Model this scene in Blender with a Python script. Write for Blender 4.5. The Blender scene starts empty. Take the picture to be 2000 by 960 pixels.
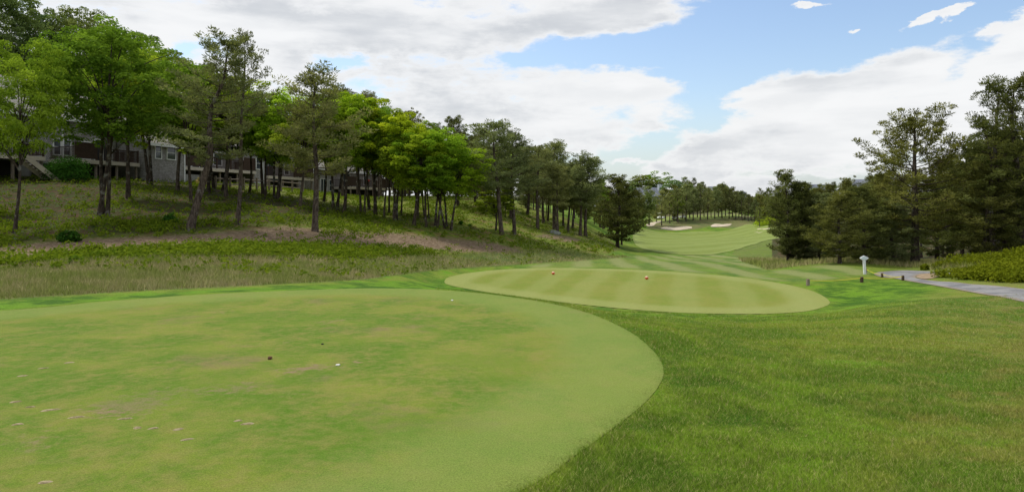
import bpy, math, random
import numpy as np
from mathutils import Vector, Matrix
from mathutils.geometry import delaunay_2d_cdt

R = math.radians
scene = bpy.context.scene
col = scene.collection

# ------------------------------------------------------------------ camera
F = 1333.3           # focal length in pixels of the 2000 px wide photograph
HOR = 400.0          # row of the horizon
CZ = 1.7             # eye height over the upper tee (z = 0)
cam_d = bpy.data.cameras.new('camera'); cam = bpy.data.objects.new('camera', cam_d); col.objects.link(cam)
cam_d.sensor_width = 36; cam_d.lens = 24.0; cam_d.shift_y = -0.04
cam_d.clip_start = 0.05; cam_d.clip_end = 12000
cam.location = (0, 0, CZ); cam.rotation_euler = (R(90), 0, 0)
scene.camera = cam

# ------------------------------------------------------------------ node helper
class NT:
    def __init__(s, nt): s.nt = nt; s.L = nt.links
    def n(s, t, **kw):
        nd = s.nt.nodes.new(t)
        for k, v in kw.items(): setattr(nd, k, v)
        return nd
    def put(s, sock, v):
        if v is None: return
        if isinstance(v, bpy.types.NodeSocket): s.L.new(v, sock)
        else:
            if isinstance(v, (tuple, list)) and len(v) == 3 and sock.type == 'RGBA': v = (*v, 1)
            sock.default_value = v
    def m(s, op, a, b=None, c=None, clamp=False):
        nd = s.n('ShaderNodeMath', operation=op, use_clamp=clamp)
        s.put(nd.inputs[0], a); s.put(nd.inputs[1], b); s.put(nd.inputs[2], c)
        return nd.outputs[0]
    def mix(s, f, a, b, mode='MIX'):
        nd = s.n('ShaderNodeMix', data_type='RGBA', blend_type=mode); nd.clamp_factor = True
        s.put(nd.inputs[0], f); s.put(nd.inputs[6], a); s.put(nd.inputs[7], b)
        return nd.outputs[2]
    def mulc(s, a, b): return s.mix(1.0, a, b, 'MULTIPLY')
    def noise(s, vec, scale, detail=4, rough=.55, lac=2.0, dist=0.0):
        nd = s.n('ShaderNodeTexNoise'); s.put(nd.inputs['Vector'], vec)
        nd.inputs['Scale'].default_value = scale; nd.inputs['Detail'].default_value = detail
        nd.inputs['Roughness'].default_value = rough; nd.inputs['Lacunarity'].default_value = lac
        nd.inputs['Distortion'].default_value = dist
        return nd.outputs[0]
    def rng(s, v, a, b, c=0.0, d=1.0, smooth=True):
        nd = s.n('ShaderNodeMapRange', interpolation_type='SMOOTHSTEP' if smooth else 'LINEAR')
        s.put(nd.inputs[0], v)
        for i, x in enumerate((a, b, c, d)): nd.inputs[1 + i].default_value = x
        return nd.outputs[0]
    def mapv(s, vec, scale=(1, 1, 1), rot=(0, 0, 0), loc=(0, 0, 0)):
        nd = s.n('ShaderNodeMapping'); s.put(nd.inputs[0], vec)
        nd.inputs['Scale'].default_value = scale; nd.inputs['Rotation'].default_value = rot; nd.inputs['Location'].default_value = loc
        return nd.outputs[0]
    def attr(s, name): 
        nd = s.n('ShaderNodeAttribute', attribute_name=name); return nd.outputs['Fac']
    def pos(s): return s.n('ShaderNodeNewGeometry').outputs['Position']

# ------------------------------------------------------------------ sky and sun
SUN_AZ, SUN_EL = -62.0, 58.0      # degrees right of the view direction, and up
w = bpy.data.worlds.new('World'); scene.world = w; w.use_nodes = True
w.node_tree.nodes.clear(); N = NT(w.node_tree)
sky = N.n('ShaderNodeTexSky', sky_type='NISHITA'); sky.sun_disc = False
sky.sun_elevation = R(SUN_EL); sky.sun_rotation = R(SUN_AZ)
sky.air_density = 1.1; sky.dust_density = 1.2; sky.ozone_density = 1.3
d = N.n('ShaderNodeTexCoord').outputs['Generated']
sp = N.n('ShaderNodeSeparateXYZ'); N.put(sp.inputs[0], d)
az = N.m('ARCTAN2', sp.outputs[0], sp.outputs[1])
el = N.m('ARCSINE', sp.outputs[2])
wv = N.noise(N.mapv(d, scale=(1, 1, 2.2), loc=(4, 2, 0)), 5.5, 7, .6); wv2 = N.noise(N.mapv(d, scale=(1, 1, 2.2), loc=(1, 8, 5)), 6.5, 7, .6)
azw = N.m('ADD', az, N.m('MULTIPLY', N.m('SUBTRACT', wv, .5), .20)); elw = N.m('ADD', el, N.m('MULTIPLY', N.m('SUBTRACT', wv2, .5), .085))
cb = N.n('ShaderNodeCombineXYZ'); N.put(cb.inputs[0], az); N.put(cb.inputs[1], N.m('MULTIPLY', el, 2.3)); N.put(cb.inputs[2], N.m('MULTIPLY', N.m('COSINE', az), .4))
cv = cb.outputs[0]
n1 = N.noise(N.mapv(cv, loc=(3.1, 1.7, 0)), 9.0, 10, .62, 2.05, .1)
n2 = N.noise(N.mapv(cv, scale=(.5, 1.5, 1), loc=(7.3, 2.2, 1)), 26, 7, .65)
def ang(u, v): return math.atan((u - 1000) / F), math.atan((HOR - v) / F * math.cos(math.atan((u - 1000) / F)))
def blob(u, v, su, sv, wgt, tilt=0):
    a, b = ang(u, v); su /= F; sv /= F
    da = N.m('SUBTRACT', azw, a); db = N.m('SUBTRACT', elw, b)
    db = N.m('SUBTRACT', db, N.m('MULTIPLY', da, tilt))
    q = N.m('ADD', N.m('POWER', N.m('ABSOLUTE', N.m('DIVIDE', da, su)), 2.0), N.m('POWER', N.m('ABSOLUTE', N.m('DIVIDE', db, sv)), 2.0))
    return N.m('MULTIPLY', N.m('EXPONENT', N.m('MULTIPLY', q, -1.0)), wgt)
fld = N.m('ADD', N.m('MULTIPLY', N.m('SUBTRACT', n1, .5), 1.9), N.m('MULTIPLY', N.m('SUBTRACT', n2, .5), .32))
fld = N.m('ADD', fld, .16)
for b in [(1620, 40, 245, 72, -1.25, .03), (1225, 98, 165, 30, -1.0, .02), (1425, 130, 55, 75, -.9, 0), (1405, 238, 34, 22, -.7, .3), (1300, 275, 60, 24, -.75, .35), (1232, 312, 62, 26, -.75, .1),
          (1190, 345, 60, 12, -.4, 0), (1590, 346, 130, 10, -.55, 0), (1500, 196, 60, 8, -.4, .2), (1850, 140, 36, 22, -.55, .4), (1960, 5, 60, 30, -.5, .3), (690, 125, 62, 17, -.85, 0), (370, 100, 34, 12, -.6, 0), (1030, 128, 50, 12, -.5, 0), (600, 330, 200, 20, -.2, 0),
          (700, 50, 420, 60, .45, 0), (1200, 22, 120, 26, .6, .12), (1230, 178, 130, 30, .6, 0), (950, 240, 260, 50, .35, 0), (1650, 168, 190, 26, .75, .14), (1600, 265, 300, 44, .5, .06), (1930, 190, 90, 60, .5, .1),
          (1660, 47, 18, 6, 1.5, 0), (1835, 40, 50, 8, 1.75, .28), (1905, 60, 20, 8, .7, 0), (1995, 60, 45, 24, .9, .4), (1220, 326, 34, 6, .8, 0), (1590, 3, 40, 6, 1.4, 0), (1350, 342, 130, 10, .35, 0)]:
    fld = N.m('ADD', fld, blob(*b))
cl = N.rng(fld, -.15, .25)
thick = N.rng(fld, .05, .6)
# cloud shading: thin bright rims, grey undersides in bands
sh = N.noise(N.mapv(cv, scale=(.7, 1.3, 1), loc=(1.3, 5.1, 0)), 4.2, 6, .55)
sh2 = N.noise(N.mapv(cv, scale=(.7, 1.4, 1), loc=(1.3, 5.15, 0)), 13.0, 5, .5)
shade = N.m('ADD', N.m('MULTIPLY', N.rng(sh, .40, .58), .72), N.m('MULTIPLY', N.rng(sh2, .35, .65), .28))
grey = N.mix(shade, (6.3, 6.55, 6.9), (9.4, 9.45, 9.5))
cloudc = N.mix(thick, (9.2, 9.25, 9.3), grey)
skyc = N.mulc(sky.outputs[0], (1.70, 1.71, 1.76))
hz = N.rng(el, 0.0, .17, .62, 0.0)
skyc = N.mix(hz, skyc, (6.1, 7.0, 7.7))
colr = N.mix(N.m('MULTIPLY', cl, .97), skyc, cloudc)
bg = N.n('ShaderNodeBackground'); N.put(bg.inputs[0], colr); bg.inputs[1].default_value = .1
wo = N.n('ShaderNodeOutputWorld'); w.node_tree.links.new(bg.outputs[0], wo.inputs[0])
w.cycles.sampling_method = 'MANUAL'; w.cycles.sample_map_resolution = 512

sd_ = bpy.data.lights.new('sun', 'SUN'); sun = bpy.data.objects.new('sun', sd_); col.objects.link(sun)
sd_.energy = 3.0; sd_.angle = R(8); sd_.color = (1.0, .96, .88)
a_, e_ = R(SUN_AZ), R(SUN_EL)
sun.rotation_euler = Vector((math.sin(a_) * math.cos(e_), math.cos(a_) * math.cos(e_), math.sin(e_))).to_track_quat('Z', 'Y').to_euler()

vs = scene.view_settings
vs.view_transform = 'Standard'; vs.look = 'None'; vs.gamma = 1; vs.exposure = 0.0; vs.use_curve_mapping = False
scene.cycles.max_bounces = 6; scene.cycles.diffuse_bounces = 3; scene.cycles.transmission_bounces = 3; scene.cycles.transparent_max_bounces = 4
scene.cycles.use_denoising = True

rs = np.random.RandomState(11)
random.seed(5)

# ------------------------------------------------------------------ terrain function
CTRL = [  # photo column, photo row, depth in metres: points of the real ground
 # upper tee and around
 (-600,650,9.06),(0,608,10.9),(400,575,12.9),(750,563,13.9),(1000,960,4.05),(500,800,5.66),(0,800,5.66),(1290,700,7.5),
 (1500,800,5.9),(1900,960,3.9),(1500,700,8.6),(1900,700,8.8),(2000,800,6.1),(1300,640,10.3),(1100,612,11.6),(1500,640,13.2),(1700,625,14.0),(2000,640,13.0),
 (2300,640,12.5),(2300,800,5.5),
 # between the tees, lower tee
 (900,577,17.5),(700,556,18.0),(868,550,26.6),(1100,523,32.5),(1400,537,29.2),(1620,588,21.3),(1450,613,18.8),(1150,596,20.4),
 (1700,585,20.5),(1800,590,18.0),(1580,556,24.8),(1685,548,26.5),(1765,546,26.6),
 # path
 (1760,540,27.3),(1720,531,31),(2000,577,18.6),(1900,560,22.5),(1815,531,31),(2200,600,16.5),(2300,585,20),
 # mound on the right and ground beyond
 (1560,528,33),(1650,511,36),(1740,515,36),(1500,528,34),(1520,508,58),(1600,508,58),(1790,515,38),(1900,512,37),(1920,505,32),(2000,505,33),(2100,500,45),(1700,500,75),(1900,485,75),
 (1450,497,70),(1540,487,75),
 # left rough and bank
 (-300,575,14),(0,580,13),(300,563,15),(500,552,17),(0,520,20),(300,505,24),(0,485,27),(300,470,31),(0,455,31.5),(370,452,34.5),(615,452,38),(0,395,42),(300,385,47),(615,400,52),
 (0,352,50),(150,351,54.5),(300,354,62),(500,361,74),(600,371,83),(750,384,101),(-400,460,28),(-400,380,42),(-400,335,52),
 (0,335,62),(300,344,78),(500,355,95),(650,373,120),
 (600,512,25),(800,498,34),(900,520,36),(1000,508,42),(750,475,38),(900,490,43),(850,447,49),(980,458,52),(900,402,66),(950,390,78),(700,415,52),
 (1100,500,48),(1100,470,58),(1060,440,72),(1140,461,68),(1150,432,100),(1010,402,100),(1200,482,84),(1190,450,115),(900,384,120),
 # centre
 (1300,510,46),(1200,505,50),(1400,508,48),(1300,497,76),(1380,497,78),(1300,472,110),(1400,470,112),(1250,470,105),(1460,478,95),(1500,462,118),
 (1240,447,150),(1320,450,170),(1320,441,180),(1320,424,203),(1320,419,222),(1400,445,178),(1400,437,186),(1400,424,205),(1400,416,225),
 (1480,455,142),(1480,447,155),(1530,437,175),(1480,437,185),(1500,418,215),(1550,425,160),
 (1265,440,178),(1275,431,215),(1280,426,245),(1340,421,260),
 # far
 (1100,408,190),(1200,405,300),(1300,405,300),(1400,404,300),(1500,404,280),(1600,405,220),(1250,390,400),(1400,388,400),(1550,388,380),(1700,388,300),(1900,395,200),
 (1000,392,250),(800,388,250),
]
def px2w(u, v, Y): return np.array(((u - 1000) / F * Y, Y, CZ - (v - HOR) / F * Y))
P = [px2w(*c) for c in CTRL]
for a in range(75, 290, 30):     # ground beside and behind the camera
    for r_, z_ in ((3, 0), (8, -.2), (20, -.8), (60, -1.5 if a < 180 else 1), (200, -2), (600, 4)):
        P.append(np.array((math.sin(R(a)) * r_, math.cos(R(a)) * r_, z_)))
for a in range(-45, 60, 15):
    P.append(np.array((math.sin(R(a)) * 700, math.cos(R(a)) * 700, 9.0)))
    P.append(np.array((math.sin(R(a)) * 1600, math.cos(R(a)) * 1600, 2.0)))
    P.append(np.array((math.sin(R(a)) * .6, math.cos(R(a)) * .6, 0.0)))
P = np.array(P)
def feat(x, y):
    r = np.maximum(np.hypot(x, y), .5)
    return np.stack([3.4 * x / r, 3.4 * y / r, np.log(r) * 1.0], -1)
FP = feat(P[:, 0], P[:, 1])
def kern(d2): return d2 * .5 * np.log(d2 + 1e-9)
D2 = ((FP[:, None] - FP[None]) ** 2).sum(-1)
n_ = len(P)
A = np.zeros((n_ + 4, n_ + 4)); A[:n_, :n_] = kern(D2) + np.eye(n_) * .002
A[:n_, n_] = 1; A[:n_, n_ + 1:] = FP; A[n_, :n_] = 1; A[n_ + 1:, :n_] = FP.T
SOL = np.linalg.lstsq(A, np.concatenate([P[:, 2], np.zeros(4)]), rcond=None)[0]
def tps(x, y):
    x = np.asarray(x, float).ravel(); y = np.asarray(y, float).ravel(); out = np.empty(len(x))
    for i in range(0, len(x), 20000):
        f = feat(x[i:i + 20000], y[i:i + 20000])
        d2 = (f ** 2).sum(1)[:, None] + (FP ** 2).sum(1)[None] - 2 * f @ FP.T
        out[i:i + 20000] = kern(np.maximum(d2, 0)) @ SOL[:n_] + SOL[n_] + f @ SOL[n_ + 1:]
    return out

def poly_sd(poly, x, y):
    """signed distance to a closed polygon, positive inside"""
    poly = np.asarray(poly, float); x = np.asarray(x, float); y = np.asarray(y, float)
    dmin = np.full(x.shape, 1e18); ins = np.zeros(x.shape, bool)
    for (ax, ay), (bx, by) in zip(poly, np.roll(poly, -1, 0)):
        ex, ey = bx - ax, by - ay
        t = np.clip(((x - ax) * ex + (y - ay) * ey) / (ex * ex + ey * ey + 1e-12), 0, 1)
        dmin = np.minimum(dmin, (x - ax - t * ex) ** 2 + (y - ay - t * ey) ** 2)
        if ay != by:
            c = (ay > y) != (by > y)
            ins ^= c & (x < (bx - ax) * (y - ay) / (by - ay) + ax)
    dd = np.sqrt(dmin)
    return np.where(ins, dd, -dd)
def smooth_closed(pts, k=8):
    pts = np.asarray(pts, float); n = len(pts); out = []
    for i in range(n):
        p0, p1, p2, p3 = pts[i - 1], pts[i], pts[(i + 1) % n], pts[(i + 2) % n]
        for j in range(k):
            t = j / k
            out.append(.5 * ((2 * p1) + (-p0 + p2) * t + (2 * p0 - 5 * p1 + 4 * p2 - p3) * t * t + (-p0 + 3 * p1 - 3 * p2 + p3) * t ** 3))
    return np.array(out)
def sstep(a, b, v):
    t = np.clip((v - a) / (b - a), 0, 1); return t * t * (3 - 2 * t)
def plane_poly(px, rel):  # photo outline on a level surface rel metres under the eye
    return [((u - 1000) / F * (rel * F / (v - HOR)), rel * F / (v - HOR)) for u, v in px]

TEE1 = smooth_closed(plane_poly([(0,607),(200,589),(400,575),(600,566),(750,563),(900,569),(1050,588),(1150,612),(1230,648),(1278,688),(1296,722),(1286,755),(1250,795),(1190,842),(1120,892),(1030,952)], 1.7)
                     + [(-.9, 3.1), (-3, 2.3), (-6, 1.5), (-10, 1.2), (-14, 2.5), (-15, 5.5), (-12.5, 8.8)])
TEE2 = smooth_closed(plane_poly([(868,550),(880,540),(930,531),(1000,525),(1100,523),(1250,527),(1400,537),(1500,549),(1580,566),(1620,588),(1600,602),(1550,610),(1450,613),(1300,609),(1150,596),(1020,580),(930,567),(880,557)], 3.0))

def vnoise(x, y, s, seed):
    """smooth value noise"""
    x = x * s + seed * 17.3; y = y * s + seed * 9.1
    xi = np.floor(x); yi = np.floor(y); fx = x - xi; fy = y - yi
    fx = fx * fx * (3 - 2 * fx); fy = fy * fy * (3 - 2 * fy)
    def h(a, b):
        v = np.sin(a * 127.1 + b * 311.7 + seed) * 43758.5453
        return v - np.floor(v)
    return (h(xi, yi) * (1 - fx) * (1 - fy) + h(xi + 1, yi) * fx * (1 - fy) + h(xi, yi + 1) * (1 - fx) * fy + h(xi + 1, yi + 1) * fx * fy) - .5

def gz(x, y):
    x = np.atleast_1d(np.asarray(x, float)); y = np.atleast_1d(np.asarray(y, float)); sh_ = x.shape
    x = x.ravel(); y = y.ravel(); z = tps(x, y)
    r = np.hypot(x, y)
    amp = np.clip(r / 60, .12, 1.0)
    z = z + amp * (.10 * vnoise(x, y, .35, 1) + .06 * vnoise(x, y, .9, 2)) + sstep(30, 120, r) * (.5 * vnoise(x, y, .05, 3))
    s1 = poly_sd(TEE1[::3], x, y); m1 = sstep(-1.3, .05, s1); z = z * (1 - m1)
    s2 = poly_sd(TEE2[::3], x, y); m2 = sstep(-1.6, .05, s2); z = z * (1 - m2) - 1.3 * m2
    return z.reshape(sh_)
def gz1(x, y): return float(gz(x, y)[0])

YS = np.exp(np.linspace(math.log(2.5), math.log(520), 900))
def hit(u, v, ymin=2.5):
    """where the sight line through photo pixel (u, v) first meets the ground"""
    Y = YS[YS >= ymin]; X = (u - 1000) / F * Y; Z = CZ - (v - HOR) / F * Y
    g = gz(X, Y) - Z
    k = np.where(g >= 0)[0]
    if len(k) and k[0] > 0:
        i = k[0]; t = -g[i - 1] / (g[i] - g[i - 1]); y = Y[i - 1] + t * (Y[i] - Y[i - 1])
    elif len(k): y = Y[0]
    else: y = Y[np.argmax(g / Y)]
    x = (u - 1000) / F * y
    return np.array((x, y, gz1(x, y)))
def hitpoly(px, ymin=2.5): return [tuple(hit(u, v, ymin)[:2]) for u, v in px]

PATH = smooth_closed(hitpoly([(2150,622),(2000,590),(1900,571),(1800,553),(1760,546),(1725,541),(1708,536),(1713,532),(1740,529),(1780,528),(1830,529),(1880,531),(1870,536),(1815,534),(1795,536),(1788,541),(1800,545),(1850,550),(1900,555),(2000,564),(2150,588)]), 6)
SANDP = smooth_closed(hitpoly([(1789,541),(1796,536),(1815,534),(1835,535),(1828,542),(1806,545)]), 5)
FAIR = smooth_closed(hitpoly([(1242,448),(1236,462),(1240,476),(1258,487),(1300,495),(1365,498),(1420,492),(1462,480),(1505,468),(1560,458),(1580,446),(1530,438),(1470,438),(1440,444),(1418,450),(1360,452),(1290,453),(1262,448)], 40), 6)
FAIR2 = smooth_closed(hitpoly([(1262,434),(1300,433),(1370,429),(1440,424),(1440,419),(1340,420),(1270,426)], 195), 5)
BUNK = [smooth_closed(hitpoly(p, 60), 6) for p in (
    [(1290,446),(1300,443),(1318,444),(1332,442),(1350,443),(1349,446),(1330,449),(1305,449)],
    [(1388,442),(1396,437),(1412,438),(1428,437),(1424,441),(1400,443)],
    [(1474,449),(1480,446),(1497,445),(1510,446),(1497,449)],
    [(1464,455),(1470,453),(1490,452),(1489,455)])]
TRACK = smooth_closed(hitpoly([(1262,440),(1266,436),(1278,432),(1292,431),(1292,433),(1282,436),(1276,441),(1268,442)], 120), 5)
SHEETS = [('tee1', TEE1), ('tee2', TEE2), ('path', PATH), ('sandp', SANDP), ('fair', FAIR), ('fair2', FAIR2)]

def proj(x, y, z):
    return 1000 + F * x / y, HOR - F * (z - CZ) / y

# ------------------------------------------------------------------ zones of the ground (outlines traced on the ground)
Z_FESC = [(-900,640),(-400,602),(0,584),(300,566),(500,557),(700,546),(860,526),(1000,517),(1130,509),(1235,501),(1180,498),(1100,488),(1000,489),(850,499),(700,505),(500,500),(300,500),(150,510),(0,522),(-400,540),(-900,560)]
Z_BANK = [(-900,560),(-400,540),(0,522),(150,510),(300,500),(500,500),(700,505),(850,499),(1000,489),(1100,488),(1180,498),(1215,485),(1170,455),(1120,430),(1000,390),(900,360),(600,300),(-900,250)]
Z_DIRT = [(-500,545),(0,510),(160,497),(300,484),(420,475),(520,477),(640,480),(760,482),(900,493),(1030,495),(1010,484),(960,472),(860,462),(740,450),(640,448),(560,440),(430,452),(300,460),(150,466),(0,480),(-500,510)]
Z_DIRT2 = [(1040,462),(1090,470),(1130,476),(1142,470),(1110,460),(1060,456)]
Z_WOOD = [(-900,520),(0,478),(150,464),(300,458),(430,448),(560,436),(640,430),(700,415),(620,395),(500,370),(300,340),(-900,300)]
Z_RF = [(1500,527),(1560,519),(1620,513),(1680,513),(1760,521),(1810,527),(1850,531),(2150,550),(2150,450),(1500,450),(1440,480),(1430,497),(1450,510),(1480,520)]
Z_MOUND = [(1262,446),(1290,449),(1350,449),(1385,442),(1430,446),(1470,438),(1480,425),(1440,415),(1300,415),(1290,432)]
def zone(x, y, z, poly, soft):
    u, v = proj(x, np.maximum(y, .8), z)
    s = poly_sd(poly, u, v)
    return np.where(y > 1, sstep(-soft, soft, s), 0)

def big_mesh(name, v, f, mat=None, attrs=None, parent=None, smooth=False):
    me = bpy.data.meshes.new(name)
    v = np.asarray(v, np.float32); f = np.asarray(f, np.int32); k = f.shape[1]
    me.vertices.add(len(v)); me.vertices.foreach_set('co', v.ravel())
    me.loops.add(f.size); me.loops.foreach_set('vertex_index', f.ravel())
    me.polygons.add(len(f)); me.polygons.foreach_set('loop_start', np.arange(0, f.size, k, dtype=np.int32))
    me.polygons.foreach_set('loop_total', np.full(len(f), k, np.int32))
    me.polygons.foreach_set('use_smooth', np.full(len(f), smooth, bool))
    me.update(calc_edges=True); me.validate()
    for an, av in (attrs or {}).items():
        a = me.attributes.new(an, 'FLOAT', 'POINT'); a.data.foreach_set('value', np.asarray(av, np.float32))
    if mat: me.materials.append(mat)
    if name is None: return me
    o = bpy.data.objects.new(name, me); col.objects.link(o)
    if parent: o.parent = parent
    return o
def tag(o, label=None, cat=None, group=None, kind=None):
    if label: o['label'] = label
    if cat: o['category'] = cat
    if group: o['group'] = group
    if kind: o['kind'] = kind
    return o

# ------------------------------------------------------------------ materials
def material(name):
    m = bpy.data.materials.new(name); m.use_nodes = True; m.node_tree.nodes.clear()
    return m, NT(m.node_tree)
def finish(N, base, rough=.9, bump=None, dist=.02, strength=.6, spec=.25, extra=None):
    b = N.n('ShaderNodeBsdfPrincipled'); N.put(b.inputs['Base Color'], base); N.put(b.inputs['Roughness'], rough)
    b.inputs['Specular IOR Level'].default_value = spec
    if bump is not None:
        bn = N.n('ShaderNodeBump'); N.put(bn.inputs['Height'], bump); bn.inputs['Distance'].default_value = dist; bn.inputs['Strength'].default_value = strength
        N.L.new(bn.outputs[0], b.inputs['Normal'])
    o = N.n('ShaderNodeOutputMaterial'); N.L.new(b.outputs[0], o.inputs[0])
    return b
def flat(name, c, rough=.7, var=.15, scale=3.0, spec=.3, bump=.0):
    m, N = material(name); p = N.n('ShaderNodeTexCoord').outputs['Object']
    nz = N.noise(p, scale, 5, .6)
    f = N.rng(nz, .3, .7, 1 - var, 1 + var)
    vv = N.n('ShaderNodeVectorMath', operation='SCALE'); vv.inputs[0].default_value = c; N.put(vv.inputs[3], f)
    finish(N, vv.outputs[0], rough, nz if bump else None, bump or .01, .5, spec)
    return m

def grass_noises(N):
    p = N.pos()
    return p, N.noise(p, .22, 4, .6), N.noise(p, .9, 4, .6), N.noise(N.mapv(p, loc=(9, 3, 0)), 3.6, 5, .65), N.noise(p, 40, 3, .7)
def rough_color(N):
    """mown rough: lush green, yellow green and straw patches"""
    p, a, b, c, fine = grass_noises(N)
    mixn = N.m('ADD', N.m('MULTIPLY', a, .55), N.m('MULTIPLY', b, .45))
    cA = N.mix(N.rng(mixn, .44, .55), (.07, .15, .008), (.16, .215, .022))
    cB = N.mix(N.rng(b, .53, .64), cA, (.11, .24, .008))
    cC = N.mix(N.m('MULTIPLY', N.rng(c, .52, .68), .5), cB, (.25, .225, .06))
    # drier to the right of the tees
    sp = N.n('ShaderNodeSeparateXYZ'); N.put(sp.inputs[0], p)
    dry = N.rng(N.m('DIVIDE', sp.outputs[0], N.m('ADD', sp.outputs[1], .5)), .38, .85)
    cD = N.mix(N.m('MULTIPLY', dry, N.rng(N.m('ADD', N.m('MULTIPLY', c, .5), N.m('MULTIPLY', b, .5)), .42, .58, .05, .85)), cC, (.20, .165, .055))
    cD = N.mix(N.m('MULTIPLY', N.attr('lush'), .85), cD, N.mix(N.rng(N.m('ADD', N.m('MULTIPLY', b, .6), N.m('MULTIPLY', c, .4)), .44, .55), (.042, .112, .005), (.115, .235, .010)))
    return p, cD, fine, a, b, c

# ground
gm, N = material('ground_cover')
p, rc, fine, a, b, c = rough_color(N)
# faint mowing lines running down to the fairway
spx = N.n('ShaderNodeSeparateXYZ'); N.put(spx.inputs[0], p)
wx = N.m('ADD', spx.outputs[0], N.m('MULTIPLY', spx.outputs[1], -.10))
lines = N.rng(N.m('SINE', N.m('MULTIPLY', N.m('ADD', wx, N.m('MULTIPLY', b, .9)), 2.6)), -.6, .8)
rc2 = N.mix(N.m('MULTIPLY', N.m('MULTIPLY', N.attr('mown'), lines), .85), rc, (.27, .28, .10))
rc2 = N.mix(N.m('MULTIPLY', N.attr('mown'), .30), rc2, (.115, .165, .05))
fe = N.mix(N.rng(c, .38, .62), (.105, .13, .03), (.19, .165, .07))
fe = N.mix(N.rng(a, .45, .6), fe, (.09, .13, .03))
c1 = N.mix(N.attr('fescue'), rc2, fe)
bank = N.mix(N.rng(c, .42, .58), (.08, .14, .010), (.19, .21, .03))
bank = N.mix(N.m('MULTIPLY', N.rng(b, .50, .60), .65), bank, (.19, .115, .06))
c2 = N.mix(N.attr('bank'), c1, bank)
wood = N.mix(N.rng(c, .45, .57), (.062, .034, .018), (.034, .068, .009))
wood = N.mix(N.rng(b, .54, .62), wood, (.085, .048, .026))
c3 = N.mix(N.m('MULTIPLY', N.attr('wood'), .95), c2, wood)
dirt = N.mix(N.rng(N.noise(p, 5.0, 5, .7), .38, .62), (.12, .08, .045), (.25, .185, .12))
dm = N.rng(N.m('ADD', N.m('MULTIPLY', N.attr('dirt'), .75), N.m('MULTIPLY', N.m('SUBTRACT', c, .5), 1.6)), .28, .52)
dm = N.m('MULTIPLY', dm, N.attr('dirt'))
c4 = N.mix(dm, c3, dirt)
finec = N.rng(fine, .25, .75, .6, 1.4)
vv = N.n('ShaderNodeVectorMath', operation='SCALE'); N.put(vv.inputs[0], c4); N.put(vv.inputs[3], finec)
finish(N, vv.outputs[0], .95, N.m('ADD', fine, N.m('MULTIPLY', c, 2.0)), .035, .8, .15)

def turf(name, dark, light, straw, ring, stripes=None, brown=0.0, blade=False):
    m, N = material(name); p, a, b, c, fine = grass_noises(N)
    mx = N.m('ADD', N.m('MULTIPLY', a, .45), N.m('MULTIPLY', b, .55))
    cc = N.mix(N.rng(mx, .435, .565), dark, light)
    cc = N.mix(N.m('MULTIPLY', N.rng(c, .42, .68), .5), cc, straw)
    m2 = N.noise(N.mapv(p, loc=(5, 7, 0)), 11, 5, .7)
    cc = N.mix(N.m('MULTIPLY', N.rng(m2, .42, .62), .35), cc, (.22, .205, .06))
    if brown:
        bp = N.noise(N.mapv(p, loc=(2.2, 4.9, 0)), .55, 6, .7)
        cc = N.mix(N.m('MULTIPLY', N.rng(bp, .55, .70), brown), cc, (.20, .145, .075))
        wn = N.m('MULTIPLY', N.rng(N.m('ADD', N.attr('worn'), N.m('MULTIPLY', N.m('SUBTRACT', m2, .5), 2.2)), .35, .95), .85)
        cc = N.mix(N.m('MULTIPLY', wn, N.rng(N.attr('worn'), .05, .35)), cc, N.mix(m2, (.16, .11, .06), (.27, .20, .12)))
        lp = N.noise(N.mapv(p, loc=(12, 1.9, 0)), .8, 4, .6)
        cc = N.mix(N.m('MULTIPLY', N.rng(lp, .46, .64), .45), cc, (.10, .175, .014))
    if stripes:
        sp = N.n('ShaderNodeSeparateXYZ'); N.put(sp.inputs[0], N.mapv(p, rot=(0, 0, stripes[0])))
        s = N.rng(N.m('SINE', N.m('ADD', N.m('MULTIPLY', sp.outputs[0], stripes[1]), N.m('MULTIPLY', a, 2.5))), -.7, .7)
        cc = N.mix(N.m('MULTIPLY', s, stripes[2]), cc, ring)
    rg = N.rng(N.m('ADD', N.attr('edge'), N.m('MULTIPLY', N.m('SUBTRACT', b, .5), 1.0)), .75, 1.45, 1.0, 0.0)
    cc = N.mix(N.m('MULTIPLY', rg, .62), cc, ring)
    f = N.rng(N.noise(p, 75, 4, .75), .3, .7, .78, 1.22)
    f2 = N.rng(N.noise(p, 260, 2, .7), .3, .7, .74, 1.26)
    vv = N.n('ShaderNodeVectorMath', operation='SCALE'); N.put(vv.inputs[0], cc)
    if blade:
        N.put(vv.inputs[3], N.rng(N.attr('rnd'), 0, 1, .72, 1.5, False))
        upm = N.n('ShaderNodeVectorMath', operation='ADD'); upm.inputs[1].default_value = (0, 0, 1.3); N.L.new(N.n('ShaderNodeNewGeometry').outputs['Normal'], upm.inputs[0])
        up = N.n('ShaderNodeVectorMath', operation='NORMALIZE'); N.L.new(upm.outputs[0], up.inputs[0])
        df = N.n('ShaderNodeBsdfDiffuse'); N.L.new(vv.outputs[0], df.inputs[0]); N.L.new(up.outputs[0], df.inputs['Normal'])
        o = N.n('ShaderNodeOutputMaterial'); N.L.new(df.outputs[0], o.inputs[0]); return m
    N.put(vv.inputs[3], N.m('MULTIPLY', f, f2))
    finish(N, vv.outputs[0], .95, N.m('ADD', N.noise(p, 110, 4, .7), N.m('MULTIPLY', c, 1.5)), .008, .6, .12)
    return m
M_tee1 = turf('tee_turf', (.085, .16, .012), (.16, .20, .026), (.23, .195, .055), (.18, .235, .052), None, .65)
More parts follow.
